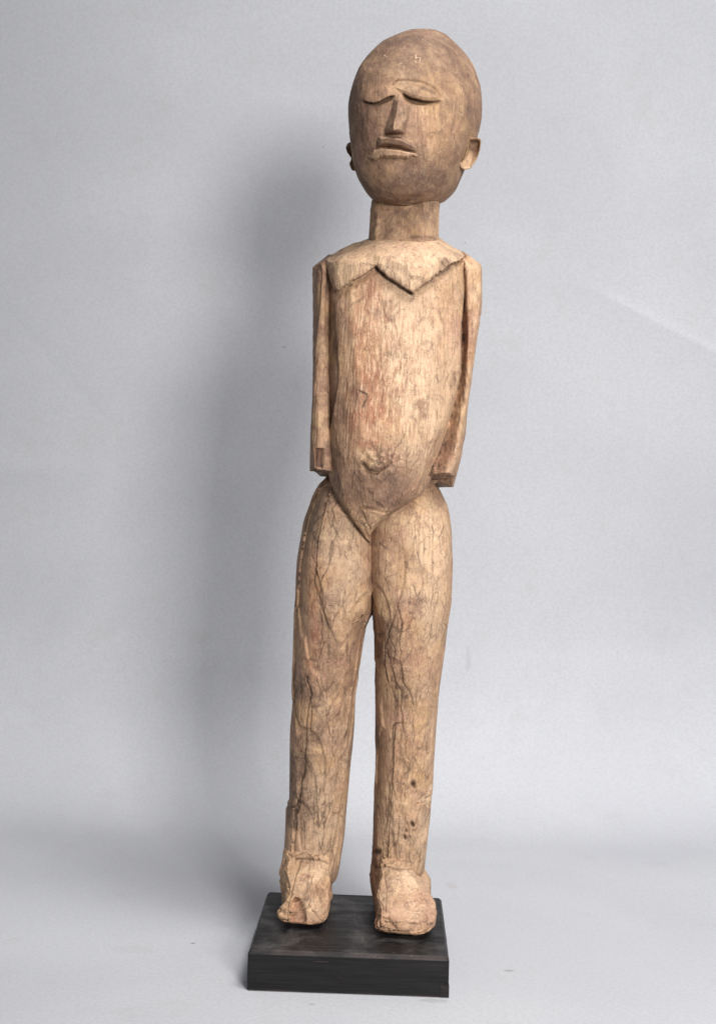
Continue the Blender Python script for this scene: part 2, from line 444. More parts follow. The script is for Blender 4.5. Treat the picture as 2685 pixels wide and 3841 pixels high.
def link_mesh_mixed(name, V, quads, tris, mat, parent, origin, attrs):
    me = bpy.data.meshes.new(name); V = np.asarray(V, np.float32) - np.asarray(origin, np.float32)
    me.vertices.add(len(V)); me.vertices.foreach_set('co', V.ravel())
    fl = np.concatenate([quads.ravel(), tris.ravel()]); lt = np.concatenate([np.full(len(quads), 4), np.full(len(tris), 3)])
    ls = np.concatenate([[0], np.cumsum(lt)[:-1]])
    me.loops.add(len(fl)); me.loops.foreach_set('vertex_index', fl.astype(np.int32))
    me.polygons.add(len(ls)); me.polygons.foreach_set('loop_start', ls.astype(np.int32)); me.polygons.foreach_set('loop_total', lt.astype(np.int32))
    me.polygons.foreach_set('use_smooth', np.concatenate([np.full(len(quads), True), np.full(len(tris), False)]))
    me.update(calc_edges=True); me.validate()
    for an, arr in attrs.items():
        a = me.attributes.new(an, 'FLOAT_COLOR', 'POINT')
        rgba = np.ones((len(V), 4), np.float32); rgba[:, :3] = np.clip(arr, 0, 1); a.data.foreach_set('color', rgba.ravel())
    me.materials.append(mat)
    o = bpy.data.objects.new(name, me); sc.collection.objects.link(o); o.parent = parent
    return o

# ------------------------------------------------------------------ backdrop: one sheet of paper, floor sweeping up into the wall
def make_backdrop():
    # floor, an easing sweep, then paper hanging with a slight forward lean
    y0_, L_ = 0.325, 0.31
    prof = [(y, 0.0) for y in np.linspace(-1.6, y0_, 150)]
    sN = 90; yy, zz_ = y0_, 0.0
    for k in range(sN):
        a = math.pi / 2 * float(sstep(0, 1, (k + .5) / sN)); yy += math.cos(a) * L_ / sN; zz_ += math.sin(a) * L_ / sN; prof.append((yy, zz_))
    yw, rad = yy, zz_
    for z in np.r_[np.linspace(rad, 1.05, 400)[1:], np.linspace(1.05, 2.6, 60)[1:]]: prof.append((yw - 0.28 * (z - rad) ** 2 / (z - rad + .12), z))
    prof = np.array(prof); xs = np.r_[np.linspace(-1.9, -.52, 40)[:-1], np.linspace(-.52, .52, 480), np.linspace(.52, 1.9, 40)[1:]]
    W = np.stack(np.broadcast_arrays(xs[None, :], prof[:, 0:1], prof[:, 1:2]), -1).copy()
    wallness = sstep(rad * 0.3, rad * 1.2, W[..., 2])
    soft = noise(W, (2.2, 2.2, 1.6), 3, 2) * 0.006 + noise(W, 7, 8, 2) * 0.0012
    px, py, _ = proj(W)
    # fold in the paper at upper right, and softer buckles
    def fold(a, b, wid, amp):
        dx, dy = b[0] - a[0], b[1] - a[1]; L = math.hypot(dx, dy)
        t = ((px - a[0]) * dx + (py - a[1]) * dy) / L; s = (-(px - a[0]) * dy + (py - a[1]) * dx) / L
        return amp * np.where(s < 0, np.exp(s / (wid * 0.30)), np.exp(-s / wid)) * sstep(-250, 120, t) * 1.0
    soft = soft + fold((2300, 1120), (2700, 1325), 110, 0.0017) * (px > 1500)
    soft = soft + fold((100, 1250), (330, 1500), 110, -0.0005) * sstep(520, 320, px) * (py > 900) * (py < 2000)
    soft = soft + 0.0012 * np.exp(-((px - 60) / 180) ** 2 - ((py - 1760) / 60) ** 2)
    soft = soft + 0.004 * np.exp(-((px - 0) / 160) ** 2 - ((py - 3180) / 40) ** 2)
    vis = (W[..., 1] > -0.95)
    W[..., 1] -= soft * wallness * vis; W[..., 2] += soft * (1 - wallness) * vis * 0.12
    def on_floor(px, py):
        d = CAM[2] * F / (py - CY); d = -CAM[2] * F / ((px - CX) * SR + (CY - py) * CR); return tuple(P(px, py, d))
    def on_wall(px, py):
        y = yw
        for _ in range(8):
            q = P(px, py, y - CAM[1]); zz = max(q[2] - rad, 0); y = yw - 0.28 * zz ** 2 / (zz + .12)
        return tuple(q)
    dk = lin(70, 66, 64); md = lin(140, 136, 134); br = lin(160, 148, 142)
    mk = [(on_wall(70, 2962), (.0016, .02, .0012), dk, .9), (on_wall(277, 2979), (.0008, .02, .0024), dk, .9), (on_wall(53, 3021), (.001, .02, .001), dk, .9),
          (on_floor(725, 3537), (.0024, .0012, .01), dk, .75), (on_floor(1905, 3640), (.0050, .0025, .01), md, .6), (on_floor(1690, 3322), (.0065, .011, .01), br, .32),
          (on_wall(1063, 1300), (.0018, .02, .0012), md, .8), (on_wall(1745, 907), (.0012, .02, .0012), md, .8), (on_floor(1170, 3765), (.003, .002, .01), md, .5),
          (on_floor(500, 3560), (.02, .01, .01), md, .10), (on_floor(1630, 3752), (.012, .004, .01), md, .35), (on_wall(1210, 545), (.0011, .02, .0011), md, .7),
          (on_wall(1755, 2470), (.004, .03, .018), md, .22)]
    f = grid_faces(W.shape[0], W.shape[1], wrap=False)
    o = link_mesh('backdrop', W.reshape(-1, 3), f, paper_material(mk))
    o['kind'] = 'structure'; o['label'] = 'pale grey photographic backdrop paper sweeping from floor up into wall'; o['category'] = 'backdrop'
    return o
make_backdrop()

# ------------------------------------------------------------------ plinth
TOPZ = 0.0302
def floor_pt(px, py, z):
    k = ((px - CX) * SR + (CY - py) * CR) / F; d = (z - CAM[2]) / k; return P(px, py, d)
fl = floor_pt(932, 3563, TOPZ); frr = floor_pt(1684, 3592, TOPZ); bl = floor_pt(1001, 3342, TOPZ); brr = floor_pt(1656.5, 3363, TOPZ)
PC = (fl + frr + bl + brr) / 4; PYAW = math.atan2(frr[1] - fl[1] + brr[1] - bl[1], frr[0] - fl[0] + brr[0] - bl[0])
PW = (np.linalg.norm(frr - fl) + np.linalg.norm(brr - bl)) / 2; PD = (np.linalg.norm(bl - fl) + np.linalg.norm(brr - frr)) / 2
print('plinth', PC, math.degrees(PYAW), PW, PD)

def make_plinth():
    root = thing('display_plinth', (PC[0], PC[1], 0), 'black stained rectangular wooden block under the carved figure', 'plinth')
    root.rotation_euler[2] = PYAW
    hx, hy, h = PW / 2, PD / 2, TOPZ; cw, ch = 0.0032, 0.0026
    n = 120; m = 100
    # profile rings: bottom, up the sides, chamfer, top -> each ring a rounded rectangle sampled evenly
    def ring(ax, ay, z, r=0.0012, nx=110, ny=90):
        pts = []
        xs = np.linspace(-ax + r, ax - r, nx); ys = np.linspace(-ay + r, ay - r, ny)
        pts += [(x, -ay) for x in xs]; pts += [(ax, y) for y in ys]; pts += [(x, ay) for x in xs[::-1]]; pts += [(-ax, y) for y in ys[::-1]]
        return np.array([(x, y, z) for x, y in pts])
    rings = [ring(hx, hy, z) for z in np.linspace(0.0004, h - ch - 0.0004, 24)]
    rings += [ring(hx - 0.0003, hy - 0.0004, h - ch)]
    rings += [ring(hx - 0.0003 - (cw * .55) * t, hy - 0.0004 - cw * t, h - ch + ch * t) for t in np.linspace(0.1, 0.95, 7)]
    rings += [ring(hx - cw * .6 - 0.0006, hy - cw - 0.0006, h)]
    W = np.array(rings)
    wob = noise(W, (30, 90, 120), 21, 3) * 0.00022
    nrm = grid_normals(W); ctr = np.array([0, 0, h / 2])
    if np.mean(np.sum((W - ctr) * nrm, -1)) < 0: nrm = -nrm
    W = W + nrm * wob[..., None]
    M_, K_ = W.shape[:2]; V = W.reshape(-1, 3); fq = grid_faces(M_, K_)
    wear = np.zeros((M_, K_)); wear[24:31] = 0.35
    wear += (W[..., 2] < 0.0012) * 0.5
    wear *= sstep(-0.5, 0.5, noise(W, 60, 4, 3))
    at = np.repeat(wear.reshape(-1, 1), 3, 1)
    body = link_mesh('body', V, fq, PLINTH, root, (0, 0, 0), {'wear': at}, smooth=False)
    # top board surface as fine grid, slightly worn and dished
    gx = np.linspace(-1, 1, 130); gy = np.linspace(-1, 1, 110)
    ax, ay = hx - cw * .6 - 0.0006, hy - cw - 0.0006
    T = np.stack(np.broadcast_arrays(gx[None] * ax, gy[:, None] * ay, np.zeros((110, 130))), -1).copy()
    edge = np.minimum(1 - np.abs(gx)[None], 1 - np.abs(gy)[:, None])
    T[..., 2] = h + np.where(edge > 0, noise(T + 3, (25, 80, 1), 31, 3) * 0.00012, 0) - 0.0001
    top = link_mesh('top', T.reshape(-1, 3), grid_faces(110, 130, wrap=False), PLINTH, root, (0, 0, 0), {'wear': np.zeros((110 * 130, 3))})
    # small spliced block at the lower right front corner
    bw, bh = 0.0062, 0.0088
    x0, x1, y0, z0, z1 = hx - bw, hx + 0.0003, -hy - 0.0004, 0.0004, bh
    bm = np.array([(x0, y0, z0), (x1, y0, z0), (x1, y0, z1), (x0, y0, z1), (x0, y0 + 0.012, z0), (x1, y0 + 0.012, z0), (x1, y0 + 0.012, z1), (x0, y0 + 0.012, z1)])
    bf = np.array([(0, 1, 2, 3), (1, 5, 6, 2), (5, 4, 7, 6), (4, 0, 3, 7), (3, 2, 6, 7), (0, 4, 5, 1)])
    link_mesh('corner_patch', bm, bf, PLINTH, root, (0, 0, 0), {'wear': np.full((8, 3), 0.12)}, smooth=False)
    # shallow scar on the front face
    def chip(x, z, w_, h_):
        v = [(x - w_, -hy - 0.0003, z - h_), (x + w_, -hy - 0.0003, z - h_ * .4), (x + w_, -hy - 0.0003, z + h_), (x - w_, -hy - 0.0003, z + h_ * .3), (x, -hy - 0.0006, z)]
        link_mesh('scar', np.array(v), np.array([(0, 1, 4), (1, 2, 4), (2, 3, 4), (3, 0, 4)]), PLINTH, root, (0, 0, 0), {'wear': np.full((5, 3), 0.9)})
    chip(-hx + 0.055, 0.0236, 0.0058, 0.0003); chip(-hx + 0.0685, 0.0125, 0.0016, 0.0002)
    return root
make_plinth()

# ------------------------------------------------------------------ the carved figure
ORG = (0.0, 0.03, TOPZ)
fig = thing('wooden_statue', ORG, 'carved tan wooden figure of a standing person with bald oval head, mounted on black block', 'statue')

# ---- torso with shoulder yoke
def make_torso():
    rows = [  # py, xl, xr, front, back, exponent
        (882, 1400, 1630, .985, 1.035, 2.2), (900, 1362, 1655, .972, 1.045, 2.3), (925, 1304, 1690, .962, 1.052, 2.4), (955, 1246, 1738, .957, 1.055, 2.6),
        (985, 1218, 1748, .953, 1.056, 2.8), (1030, 1222, 1746, .951, 1.056, 2.9), (1100, 1228, 1744, .950, 1.056, 2.9), (1250, 1222, 1742, .947, 1.056, 2.8),
        (1400, 1214, 1732, .942, 1.055, 2.7), (1500, 1216, 1712, .938, 1.053, 2.6), (1600, 1222, 1686, .935, 1.050, 2.5), (1700, 1228, 1652, .937, 1.048, 2.4),
        (1780, 1236, 1618, .942, 1.046, 2.3), (1850, 1262, 1594, .946, 1.046, 2.3), (1910, 1294, 1512, .950, 1.044, 2.3), (1960, 1328, 1444, .955, 1.042, 2.3), (2002, 1362, 1404, .961, 1.03, 2.2), (2038, 1383, 1390, .972, 1.02, 2.0)]
    bulge = [(r[3] + r[4]) / 2 if r[0] < 1650 else float(np.interp(r[0], [1650, 1700, 1780, 1850, 1910, 1960, 2002, 2038], [.992, .986, .975, .968, .966, .967, .970, .979])) for r in rows]
    p = Part(rows, 640, 330, 130, bulge=bulge)
    px0, py0 = p.pix()
    yoke = [(1150, 800), (1220, 984), (1236, 1040), (1244, 1066), (1256, 1084), (1269, 1096), (1319, 1060), (1369, 1031), (1409, 1000), (1449, 1040), (1499, 1072), (1546, 1102), (1598, 1066), (1648, 1027), (1698, 992), (1752, 962), (1800, 900), (1700, 780)]
    # broad planes on the trunk, scallops on the yoke
    sd = poly_sd(px0, py0, yoke) + noise(p.W, (420, 200, 160), 2, 3) * 5.5
    ym = sstep(-1, 4, sd)
    p.carve(70, .028, 2.6, .0007, 11, amount=1 - 0.85 * ym, crack=0.28, line=.00008)
    p.carve(230, .013, 1.0, .0005, 12, amount=0.12 + 0.85 * ym, crack=0.6, line=.00008, scoop=.0001, tintamt=.55)
    px, py = px0, py0
    h = np.zeros_like(px)
    # yoke stands proud with an undercut zigzag edge
    h += .0068 * sstep(-2, 5 + 6 * (px < 1409), sd) * sstep(890, 960, py) * (.75 + .25 * sstep(1395, 1425, px)) - .0016 * np.exp(-((sd + 10) / 12) ** 2) * (py > 980)
    fr = line_dist(px, py, yoke[5:9]); fr2 = line_dist(px, py, yoke[8:14])
    fringe = np.exp(-np.maximum(0, np.minimum(fr, fr2) - 4) / 26) * ym
    h += fringe * (noise(p.W, (700, 400, 130), 5, 2) * .0009 - .0028 * np.exp(-np.minimum(fr, fr2) / 18))
    # slashed notch line beside the right lappet
    nd = line_dist(px, py, [(1409, 1000), (1449, 1039), (1499, 1071), (1546, 1101)])
    h -= .0028 * np.exp(-(nd / 5) ** 2)
    # ragged hollow in the lower belly
    g = np.exp(-((px - 1405) / 75) ** 2 - ((py - 1738) / 55) ** 2)
    h += g * (noise(p.W, 240, 9, 4) * .0024 - .0006)
    arc = line_dist(px, py, [(1362, 1738), (1378, 1762), (1410, 1772), (1445, 1752), (1462, 1735)])
    h -= .0026 * np.exp(-(arc / 7) ** 2)
    h -= .0009 * np.exp(-(line_dist(px, py, [(1345, 1465), (1372, 1478), (1368, 1500), (1350, 1540)]) / 4) ** 2)
    h -= .0010 * np.exp(-(line_dist(px, py, [(1345, 1905), (1385, 1905), (1430, 1918), (1470, 1930)]) / 5) ** 2)
    h += .0007 * noise(p.W, 330, 14, 3) * sstep(1880, 1960, py) + .0022 * sstep(2.0, 10, poly_sd(px, py, [(1350, 1908), (1385, 1905), (1480, 1925), (1390, 2000)]))
    h += .00022 * noise(p.W, (700, 700, 30), 4, 2) * sstep(1100, 1250, py)     # raised grain
    p.relief(h)
    p.rough(.00045, (60, 60, 26), 41, 4)
    W = p.W; n1 = noise(W, 45, 51, 4); n2 = noise(W, 160, 52, 4)
    ell = lambda cx, cy, rx, ry: np.exp(-((px - cx) / rx) ** 2 - ((py - cy) / ry) ** 2)
    p.A[..., 0] = np.maximum(p.A[..., 0], .85 * np.exp(-(nd / 5.5) ** 2))
    p.A[..., 0] = np.maximum(p.A[..., 0], .6 * np.exp(-((sd + 5) / 6) ** 2) * (py > 985) * sstep(-.6, .3, n2))
    p.A[..., 0] = np.maximum(p.A[..., 0], .7 * np.exp(-(arc / 7) ** 2) * sstep(-.4, .4, n2))
    p.A[..., 0] = np.maximum(p.A[..., 0], .75 * np.exp(-(line_dist(px, py, [(1345, 1465), (1372, 1478), (1368, 1500), (1350, 1540)]) / 5) ** 2) * sstep(-.5, .3, n2))
    p.A[..., 1] += np.clip(.75 * sstep(.0, .8, n1 + .9 * ell(1440, 1830, 110, 90) + .5 * ell(1300, 1850, 60, 80) + .2 * ell(1300, 1500, 70, 260) - .45), 0, 1) + .45 * sstep(.1, .8, ell(1240, 1400, 40, 900) + .4 * n1)
    p.A[..., 1] += .4 * ym * sstep(.15, .7, n1 + .3 * ell(1260, 1010, 120, 60))
    p.A[..., 2] += .9 * sstep(.15, .9, .9 * ell(1370, 1330, 60, 330) + .9 * ell(1400, 1570, 110, 130) + .5 * n1)
    p.B[..., 0] += .6 * g * sstep(-.2, .5, n2) + sstep(.1, .9, ell(1560, 1330, 150, 420) + .4 * n1) + .45 * ym + .3 * ell(1450, 1180, 120, 80)
    p.B[..., 1] += .9 * sstep(.15, .75, ell(1420, 1830, 150, 120) + .45 * ell(1270, 1500, 70, 500) + .3 * n1)
    p.B[..., 2] = .25 + .75 * g + .7 * fringe
    p.C[..., 0] = .55 - .2 * ym + .6 * sstep(1600, 1750, py); p.C[..., 1] = ym; p.C[..., 2] = np.clip(ell(1420, 1380, 150, 300) * 1.3 + .15, 0, 1) * (1 - ym)
    return p.build('torso', fig, ORG, split=[('shoulder_yoke', (sd > 0) & (p.front > .02))])
make_torso()

# ---- neck
def make_neck():
    rows = [(690, 1405, 1662, .972, 1.045, 2.5), (750, 1397, 1657, .972, 1.045, 2.6), (785, 1388, 1654, .971, 1.045, 2.8), (840, 1386, 1647, .970, 1.046, 2.8), (885, 1383, 1640, .968, 1.048, 2.8), (930, 1380, 1634, .966, 1.05, 2.8)]
    p = Part(rows, 130, 190, 80)
    p.carve(16, .022, 1.7, .0012, 7, crack=.3, line=.0001, wobble=.6)
    p.rough(.0005, (90, 90, 40), 61, 4)
    px, py = p.pix(); n1 = noise(p.W, 60, 65, 4)
    p.A[..., 1] += .65 * sstep(-.1, .7, n1 + np.exp(-((px - 1440) / 70) ** 2 - ((py - 800) / 60) ** 2) - .3)
    p.A[..., 0] = np.maximum(p.A[..., 0], .5 * np.exp(-(line_dist(px, py, [(1540, 890), (1600, 888), (1625, 893), (1640, 900)]) / 6) ** 2) * sstep(-.5, .2, n1))
    p.B[..., 1] += .35 + .3 * n1; p.B[..., 2] = .35
    p.B[..., 0] += .5 * sstep(1560, 1640, px)
    p.build('neck', fig, ORG)
make_neck()

# ---- head
Z = lambda x, y: (1250 + .37383 * x, 80 + .37383 * y)
Z3 = lambda x, y, h: (1250 + .37383 * x, 80 + .37383 * y, h * .001)
def make_head():
    outl = [(106, 1588, 1600), (110, 1548, 1627), (117, 1519, 1650), (132, 1476, 1675), (149, 1444, 1697), (172, 1413, 1722), (200, 1385, 1746), (230, 1361, 1766), (259, 1343, 1780), (290, 1331, 1791), (327, 1319, 1801), (390, 1308, 1807), (435, 1305, 1805), (491, 1308, 1796), (547, 1314, 1780),
            (614, 1325, 1752), (652, 1335, 1738), (693, 1356, 1720), (727, 1378, 1698), (745, 1394, 1680), (757, 1410, 1664), (764, 1432, 1640), (768, 1480, 1600)]
    y0, y1 = 106, 768
    def dpt(py):
        t = (py - y0) / (y1 - y0)
        fr = np.interp(t, [0, .02, .06, .12, .25, .4, .6, .8, .9, .95, 1], [.992, .974, .961, .950, .938, .934, .935, .941, .948, .955, .972])
        bk = np.interp(t, [0, .02, .06, .12, .25, .4, .6, .8, .9, .95, 1], [1.0, 1.018, 1.032, 1.046, 1.062, 1.068, 1.066, 1.054, 1.042, 1.034, 1.02])
        return fr, bk
    rows = []
    for (y, a, b) in outl:
        f_, b_ = dpt(y); rows.append((y, a, b, f_, b_, 2.08))
    R = np.array(rows); ph = np.arccos(np.clip(1 - 2 * (R[:, 0] - y0) / (y1 - y0), -1, 1))
    n = 520; phi = np.linspace(0, np.pi, n); py = y0 + (y1 - y0) * (1 - np.cos(phi)) / 2
    xl = pchip(ph, R[:, 1], phi); xr = pchip(ph, R[:, 2], phi)
    def sm(a, k=9):
        e = np.concatenate([np.full(k, a[0]), a, np.full(k, a[-1])]); w_ = np.hanning(2 * k + 1); return np.convolve(e, w_ / w_.sum(), 'valid')
    xl[12:-12] = sm(xl)[12:-12]; xr[12:-12] = sm(xr)[12:-12]
    frp = sm(pchip(ph, R[:, 3], phi)); bkp = sm(pchip(ph, R[:, 4], phi))
    th = thetas(380, 120); c = np.cos(th); skew = -math.radians(14)
    e = 2 / 2.06
    cx = np.sign(c) * np.abs(c) ** e; ss = np.sin(th + skew); sy = np.sign(ss) * np.abs(ss) ** e
    px = (xl + xr)[:, None] / 2 + (xr - xl)[:, None] / 2 * cx[None]
    dm = (frp + bkp) / 2
    dep = dm[:, None] - (bkp - frp)[:, None] / 2 * sy[None]
    p = Part.__new__(Part); p.th = th; p.front = np.clip(np.sin(th), 0, 1)[None] * np.ones_like(px)
    p.px = px; p.py = py[:, None] * np.ones_like(px); p.W = P(px, p.py, dep); p.finish_init()
    p.carve(260, .012, 1.2, .00012, 17, crack=.06, line=.00004)
    p.rough(.00035, 55, 71, 4)
    px, py = p.px, p.py
    h = np.zeros_like(px); G = lambda x, y, rx, ry: np.exp(-((px - Z(x, y)[0]) / (rx * .37383)) ** 2 - ((py - Z(x, y)[1]) / (ry * .37383)) ** 2)
    nz = noise(p.W, 420, 3, 3)
    # muzzle and cheeks
    h += .0030 * G(610, 1260, 300, 150) - .0012 * G(600, 1440, 200, 70) + .0010 * G(560, 1580, 200, 90)
    # eye slits: brow ledge above, cheek set back below
    def eye(top, bot, depth, fade, wid):
        tx = [Z(*q)[0] for q in top]; ty = [Z(*q)[1] for q in top]; by = np.interp(px, [Z(*q)[0] for q in bot], [Z(*q)[1] for q in bot])
        yt = np.interp(px, tx, ty) + nz * 1.2
        wx = sstep(tx[0] - 4, tx[0] + wid, px) * sstep(tx[-1] + 6, tx[-1] - wid, px)
        inside = sstep(-1.2, 1.8, py - yt) * np.clip((by - py) / np.maximum(by - yt, 2) , 0, 1)
        inside = np.where(py > by, 0, inside)
        below = sstep(-1.2, 2, py - yt) * np.exp(-np.maximum(0, py - by) / fade)
        return -wx * (depth * inside + .0026 * below)
    left_top = [(285, 790), (330, 808), (400, 818), (470, 800), (530, 768), (575, 750), (612, 745)]
    left_bot = [(285, 800), (330, 826), (400, 842), (470, 832), (530, 812), (575, 794), (612, 764)]
    right_top = [(692, 722), (730, 742), (790, 768), (850, 780), (910, 796), (980, 802), (1078, 795)]
    right_bot = [(692, 740), (730, 786), (790, 832), (850, 846), (910, 842), (980, 825), (1078, 800)]
    h += eye(left_top, left_bot, .0042, 40, 18) + eye(right_top, right_bot, .0060, 42, 12)
    # swollen right eyelid under a carved brow arc, plus the gouged crescent
    brow = [Z(*q) for q in [(590, 640), (620, 598), (700, 588), (780, 594), (880, 606), (960, 636), (1030, 690), (1078, 760)]]
    lidp = [Z(*q) for q in [(600, 655), (700, 662), (790, 640), (880, 640), (960, 668), (1040, 730), (1078, 790), (980, 800), (910, 796), (850, 780), (790, 768), (720, 735), (690, 715)]]
    sl = poly_sd(px, py, lidp)
    h += .0022 * np.clip(sl / 15, 0, 1) ** .7
    h -= .0009 * np.exp(-(line_dist(px, py, brow) / 5.5) ** 2)
    bandp = poly_sd(px, py, brow + [Z(*q) for q in [(1078, 790), (1040, 730), (960, 668), (880, 640), (790, 640), (700, 662), (600, 655)]])
    h -= .0010 * sstep(-2, 5, bandp)
    cres = poly_sd(px, py, [Z(*q) for q in [(860, 650), (920, 652), (990, 682), (1040, 725), (1050, 755), (1000, 735), (930, 705), (880, 685)]])
    h -= .0014 * sstep(-3, 4, cres)
    # left brow: scored upright scratches
    h += .00035 * noise(p.W, (800, 200, 40), 8, 2) * G(430, 680, 170, 110)
    # nose
    T = Z3(665, 712, -.6); a = Z3(652, 800, 4.2); b = Z3(632, 940, 8); cc = Z3(606, 1012, 10.5); d = Z3(600, 1092, 12.5); ee = Z3(560, 1106, 6); f = Z3(650, 1080, 10.5); g = Z3(678, 1116, 3.5)
    r1 = Z3(702, 765, 1.2); r2 = Z3(752, 850, 1.0); r3 = Z3(742, 965, 1.2); r4 = Z3(716, 1125, 1.0); r5 = Z3(722, 1160, .3)
    l1 = Z3(600, 785, -.5); l2 = Z3(574, 900, 0); l3 = Z3(512, 1085, 0); u1 = Z3(512, 1133, 0); u2 = Z3(600, 1136, 0); u3 = Z3(688, 1138, 0)
    tris = [(T, a, l1), (l1, a, l2), (a, b, l2), (l2, b, l3), (b, cc, l3), (cc, ee, l3), (cc, d, ee), (cc, f, d), (T, r1, a), (a, r1, r2), (a, r2, b), (b, r2, r3), (b, r3, f), (b, f, cc), (f, r3, r4), (f, r4, g), (f, g, d),
            (ee, l3, u1), (ee, d, u1), (d, u2, u1), (d, g, u2), (g, u3, u2), (g, r4, u3), (r4, r5, u3)]
    hn, mn = tri_height(px, py, tris)
    # mouth
    up0 = [Z3(*q) for q in [(432, 1205, .4), (452, 1158, .2), (560, 1150, .3), (690, 1172, .3), (795, 1222, .3), (845, 1268, 0)]]
    up1 = [Z3(*q) for q in [(445, 1215, 2.0), (475, 1172, 4.6), (560, 1166, 6.2), (680, 1190, 6.2), (780, 1240, 4.8), (830, 1280, 1.2)]]
    up2 = [Z3(*q) for q in [(440, 1248, 1.6), (480, 1225, 4.2), (560, 1222, 4.6), (660, 1240, 4.4), (760, 1276, 3.2), (828, 1302, .8)]]
    mo = [Z3(*q) for q in [(420, 1282, -.8), (470, 1262, -.8), (560, 1272, -1.6), (650, 1282, -1.6), (745, 1302, -1.2), (828, 1322, -.2)]]
    lo1 = [Z3(*q) for q in [(405, 1300, 2.4), (478, 1284, 5.0), (560, 1286, 6.0), (650, 1294, 6.0), (745, 1314, 5.0), (830, 1334, 1.6)]]
    lo2 = [Z3(*q) for q in [(366, 1345, 2.2), (440, 1362, 4.6), (520, 1352, 5.8), (610, 1346, 6.0), (740, 1350, 4.6), (830, 1348, 1.2)]]
    lo3 = [Z3(*q) for q in [(340, 1356, 0), (438, 1380, -.6), (520, 1370, -.8), (610, 1364, -.8), (745, 1366, -.4), (848, 1352, 0)]]
    pyn = py + noise(p.W, (330, 100, 100), 13, 2) * 8.0 * sstep(Z(0, 1318)[1], Z(0, 1345)[1], py)
    hm, mm = tri_height(px, pyn, strip(up0, up1) + strip(up1, up2) + strip(up2, mo) + strip(mo, lo1) + strip(lo1, lo2) + strip(lo2, lo3))
    hh = h + np.where(mn, hn * 1.2, 0) + np.where(mm & ~mn, hm * 1.45, 0)
    hh -= .0006 * np.exp(-(line_dist(px, py, [Z(*q) for q in [(765, 850), (752, 965), (724, 1100), (720, 1170)]]) / 2.2) ** 2)
    hh -= .0008 * np.exp(-(line_dist(px, py, [Z(*q) for q in [(845, 1262), (848, 1340)]]) / 2.5) ** 2)
    hh = box_smooth(hh, 1)
    p.relief(hh)
    p.rough(.00010, 500, 77, 3)
    # stains and wear, plus some light and shade put into the colour
    W = p.W; n1 = noise(W, 45, 81, 4); n2 = noise(W, 170, 82, 4)
    E = lambda x, y, rx, ry: G(x, y, rx, ry)
    p.B[..., 1] += np.clip(.68 + .38 * n1 + .18 * n2 + .50 * E(640, 230, 520, 220) + .45 * E(720, 1640, 520, 150) + .35 * E(230, 950, 130, 420) + .25 * E(1420, 800, 110, 420) - .30 * E(1050, 980, 260, 300) - .2 * E(660, 950, 150, 200), 0, 1)  # patina; the chin part also carries shade in the colour
    p.A[..., 1] += .8 * sstep(.05, .8, n1 + .5 * E(620, 200, 360, 130) + .75 * E(500, 1430, 150, 90) + .7 * E(900, 1600, 250, 90) + .7 * E(430, 1680, 120, 90) + .7 * E(260, 960, 60, 200) + .3 * E(1400, 900, 120, 400) - .30)  # dark stains; shade below the lower lip and chin is painted in
    p.A[..., 2] += .65 * sstep(.2, .9, n1 + .7 * E(1080, 950, 160, 220) + .6 * E(420, 1330, 90, 40) + .6 * E(230, 1020, 80, 160) + .35 * E(830, 650, 200, 40) - .3)
    p.B[..., 0] += .55 * sstep(.2, .9, .8 * E(690, 950, 60, 150) + .6 * E(1000, 1330, 250, 170) + .5 * E(1400, 560, 90, 260) + .4 * n1)  # pale patches; light on the right nose facet is painted in
    fl_ = sstep(.42, .55, noise(W, 620, 91, 2)) * sstep(.25, .8, E(830, 375, 80, 60) + E(490, 350, 60, 40) + .7 * E(690, 440, 60, 60))
    p.B[..., 0] = np.maximum(p.B[..., 0], fl_ * 1.0); p.B[..., 1] *= 1 - fl_; p.A[..., 1] *= 1 - fl_
    ecr = np.exp(-(line_dist(px, py, [Z(*q) for q in left_bot]) / 3.5) ** 2) * .55
    rt = [Z(*q) for q in right_top]; rb = [Z(*q) for q in right_bot]
    es = poly_sd(px, py, rt + rb[::-1])
    ecr = np.maximum(ecr, .5 * sstep(-1, 4, es))  # eye slits darkened: dirt, plus brow and lid shade in the colour
    ecr = np.maximum(ecr, .5 * sstep(-1, 3, poly_sd(px, py, [Z(*q) for q in left_top] + [Z(*q) for q in left_bot][::-1])))
    ecr = np.maximum(ecr, .5 * np.exp(-(line_dist(px, py, [q[:2] for q in mo]) / 2.5) ** 2))
    ecr = np.maximum(ecr, .45 * np.exp(-(line_dist(px, py, [(765 * .37383 + 1250, 850 * .37383 + 80), Z(752, 965), Z(724, 1100), Z(720, 1170)]) / 1.8) ** 2))
    ecr = np.maximum(ecr, .35 * np.exp(-(line_dist(px, py, brow[:3]) / 3) ** 2) + .35 * sstep(0, 6, cres))
    ecr = np.maximum(ecr, .6 * np.exp(-(np.hypot(px - Z(1352, 0)[0], (py - Z(0, 540)[1]) / 2) / 3) ** 2))
    p.A[..., 0] = np.maximum(p.A[..., 0], ecr)
    p.B[..., 2] = .15; p.C[..., 2] = .30 * sstep(-.2, .5, n1 + .3 * E(430, 700, 200, 150))
    upm = poly_sd(px, py, [q[:2] for q in up0] + [q[:2] for q in mo][::-1]) > 0
    lom = poly_sd(px, pyn, [q[:2] for q in mo] + [q[:2] for q in lo3][::-1]) > 0
    p.A[..., 2] += .55 * lom * sstep(-.6, .3, n2); p.B[..., 0] += .6 * lom; p.B[..., 1] *= 1 - .8 * lom; p.A[..., 1] *= 1 - .7 * lom; p.B[..., 0] += .9 * np.exp(-(line_dist(px, py, [q[:2] for q in up1]) / 3) ** 2)  # orange lower lip; light along the upper-lip ridge is painted in
    nm = mn & (hn > .0002); fm = p.front > .05
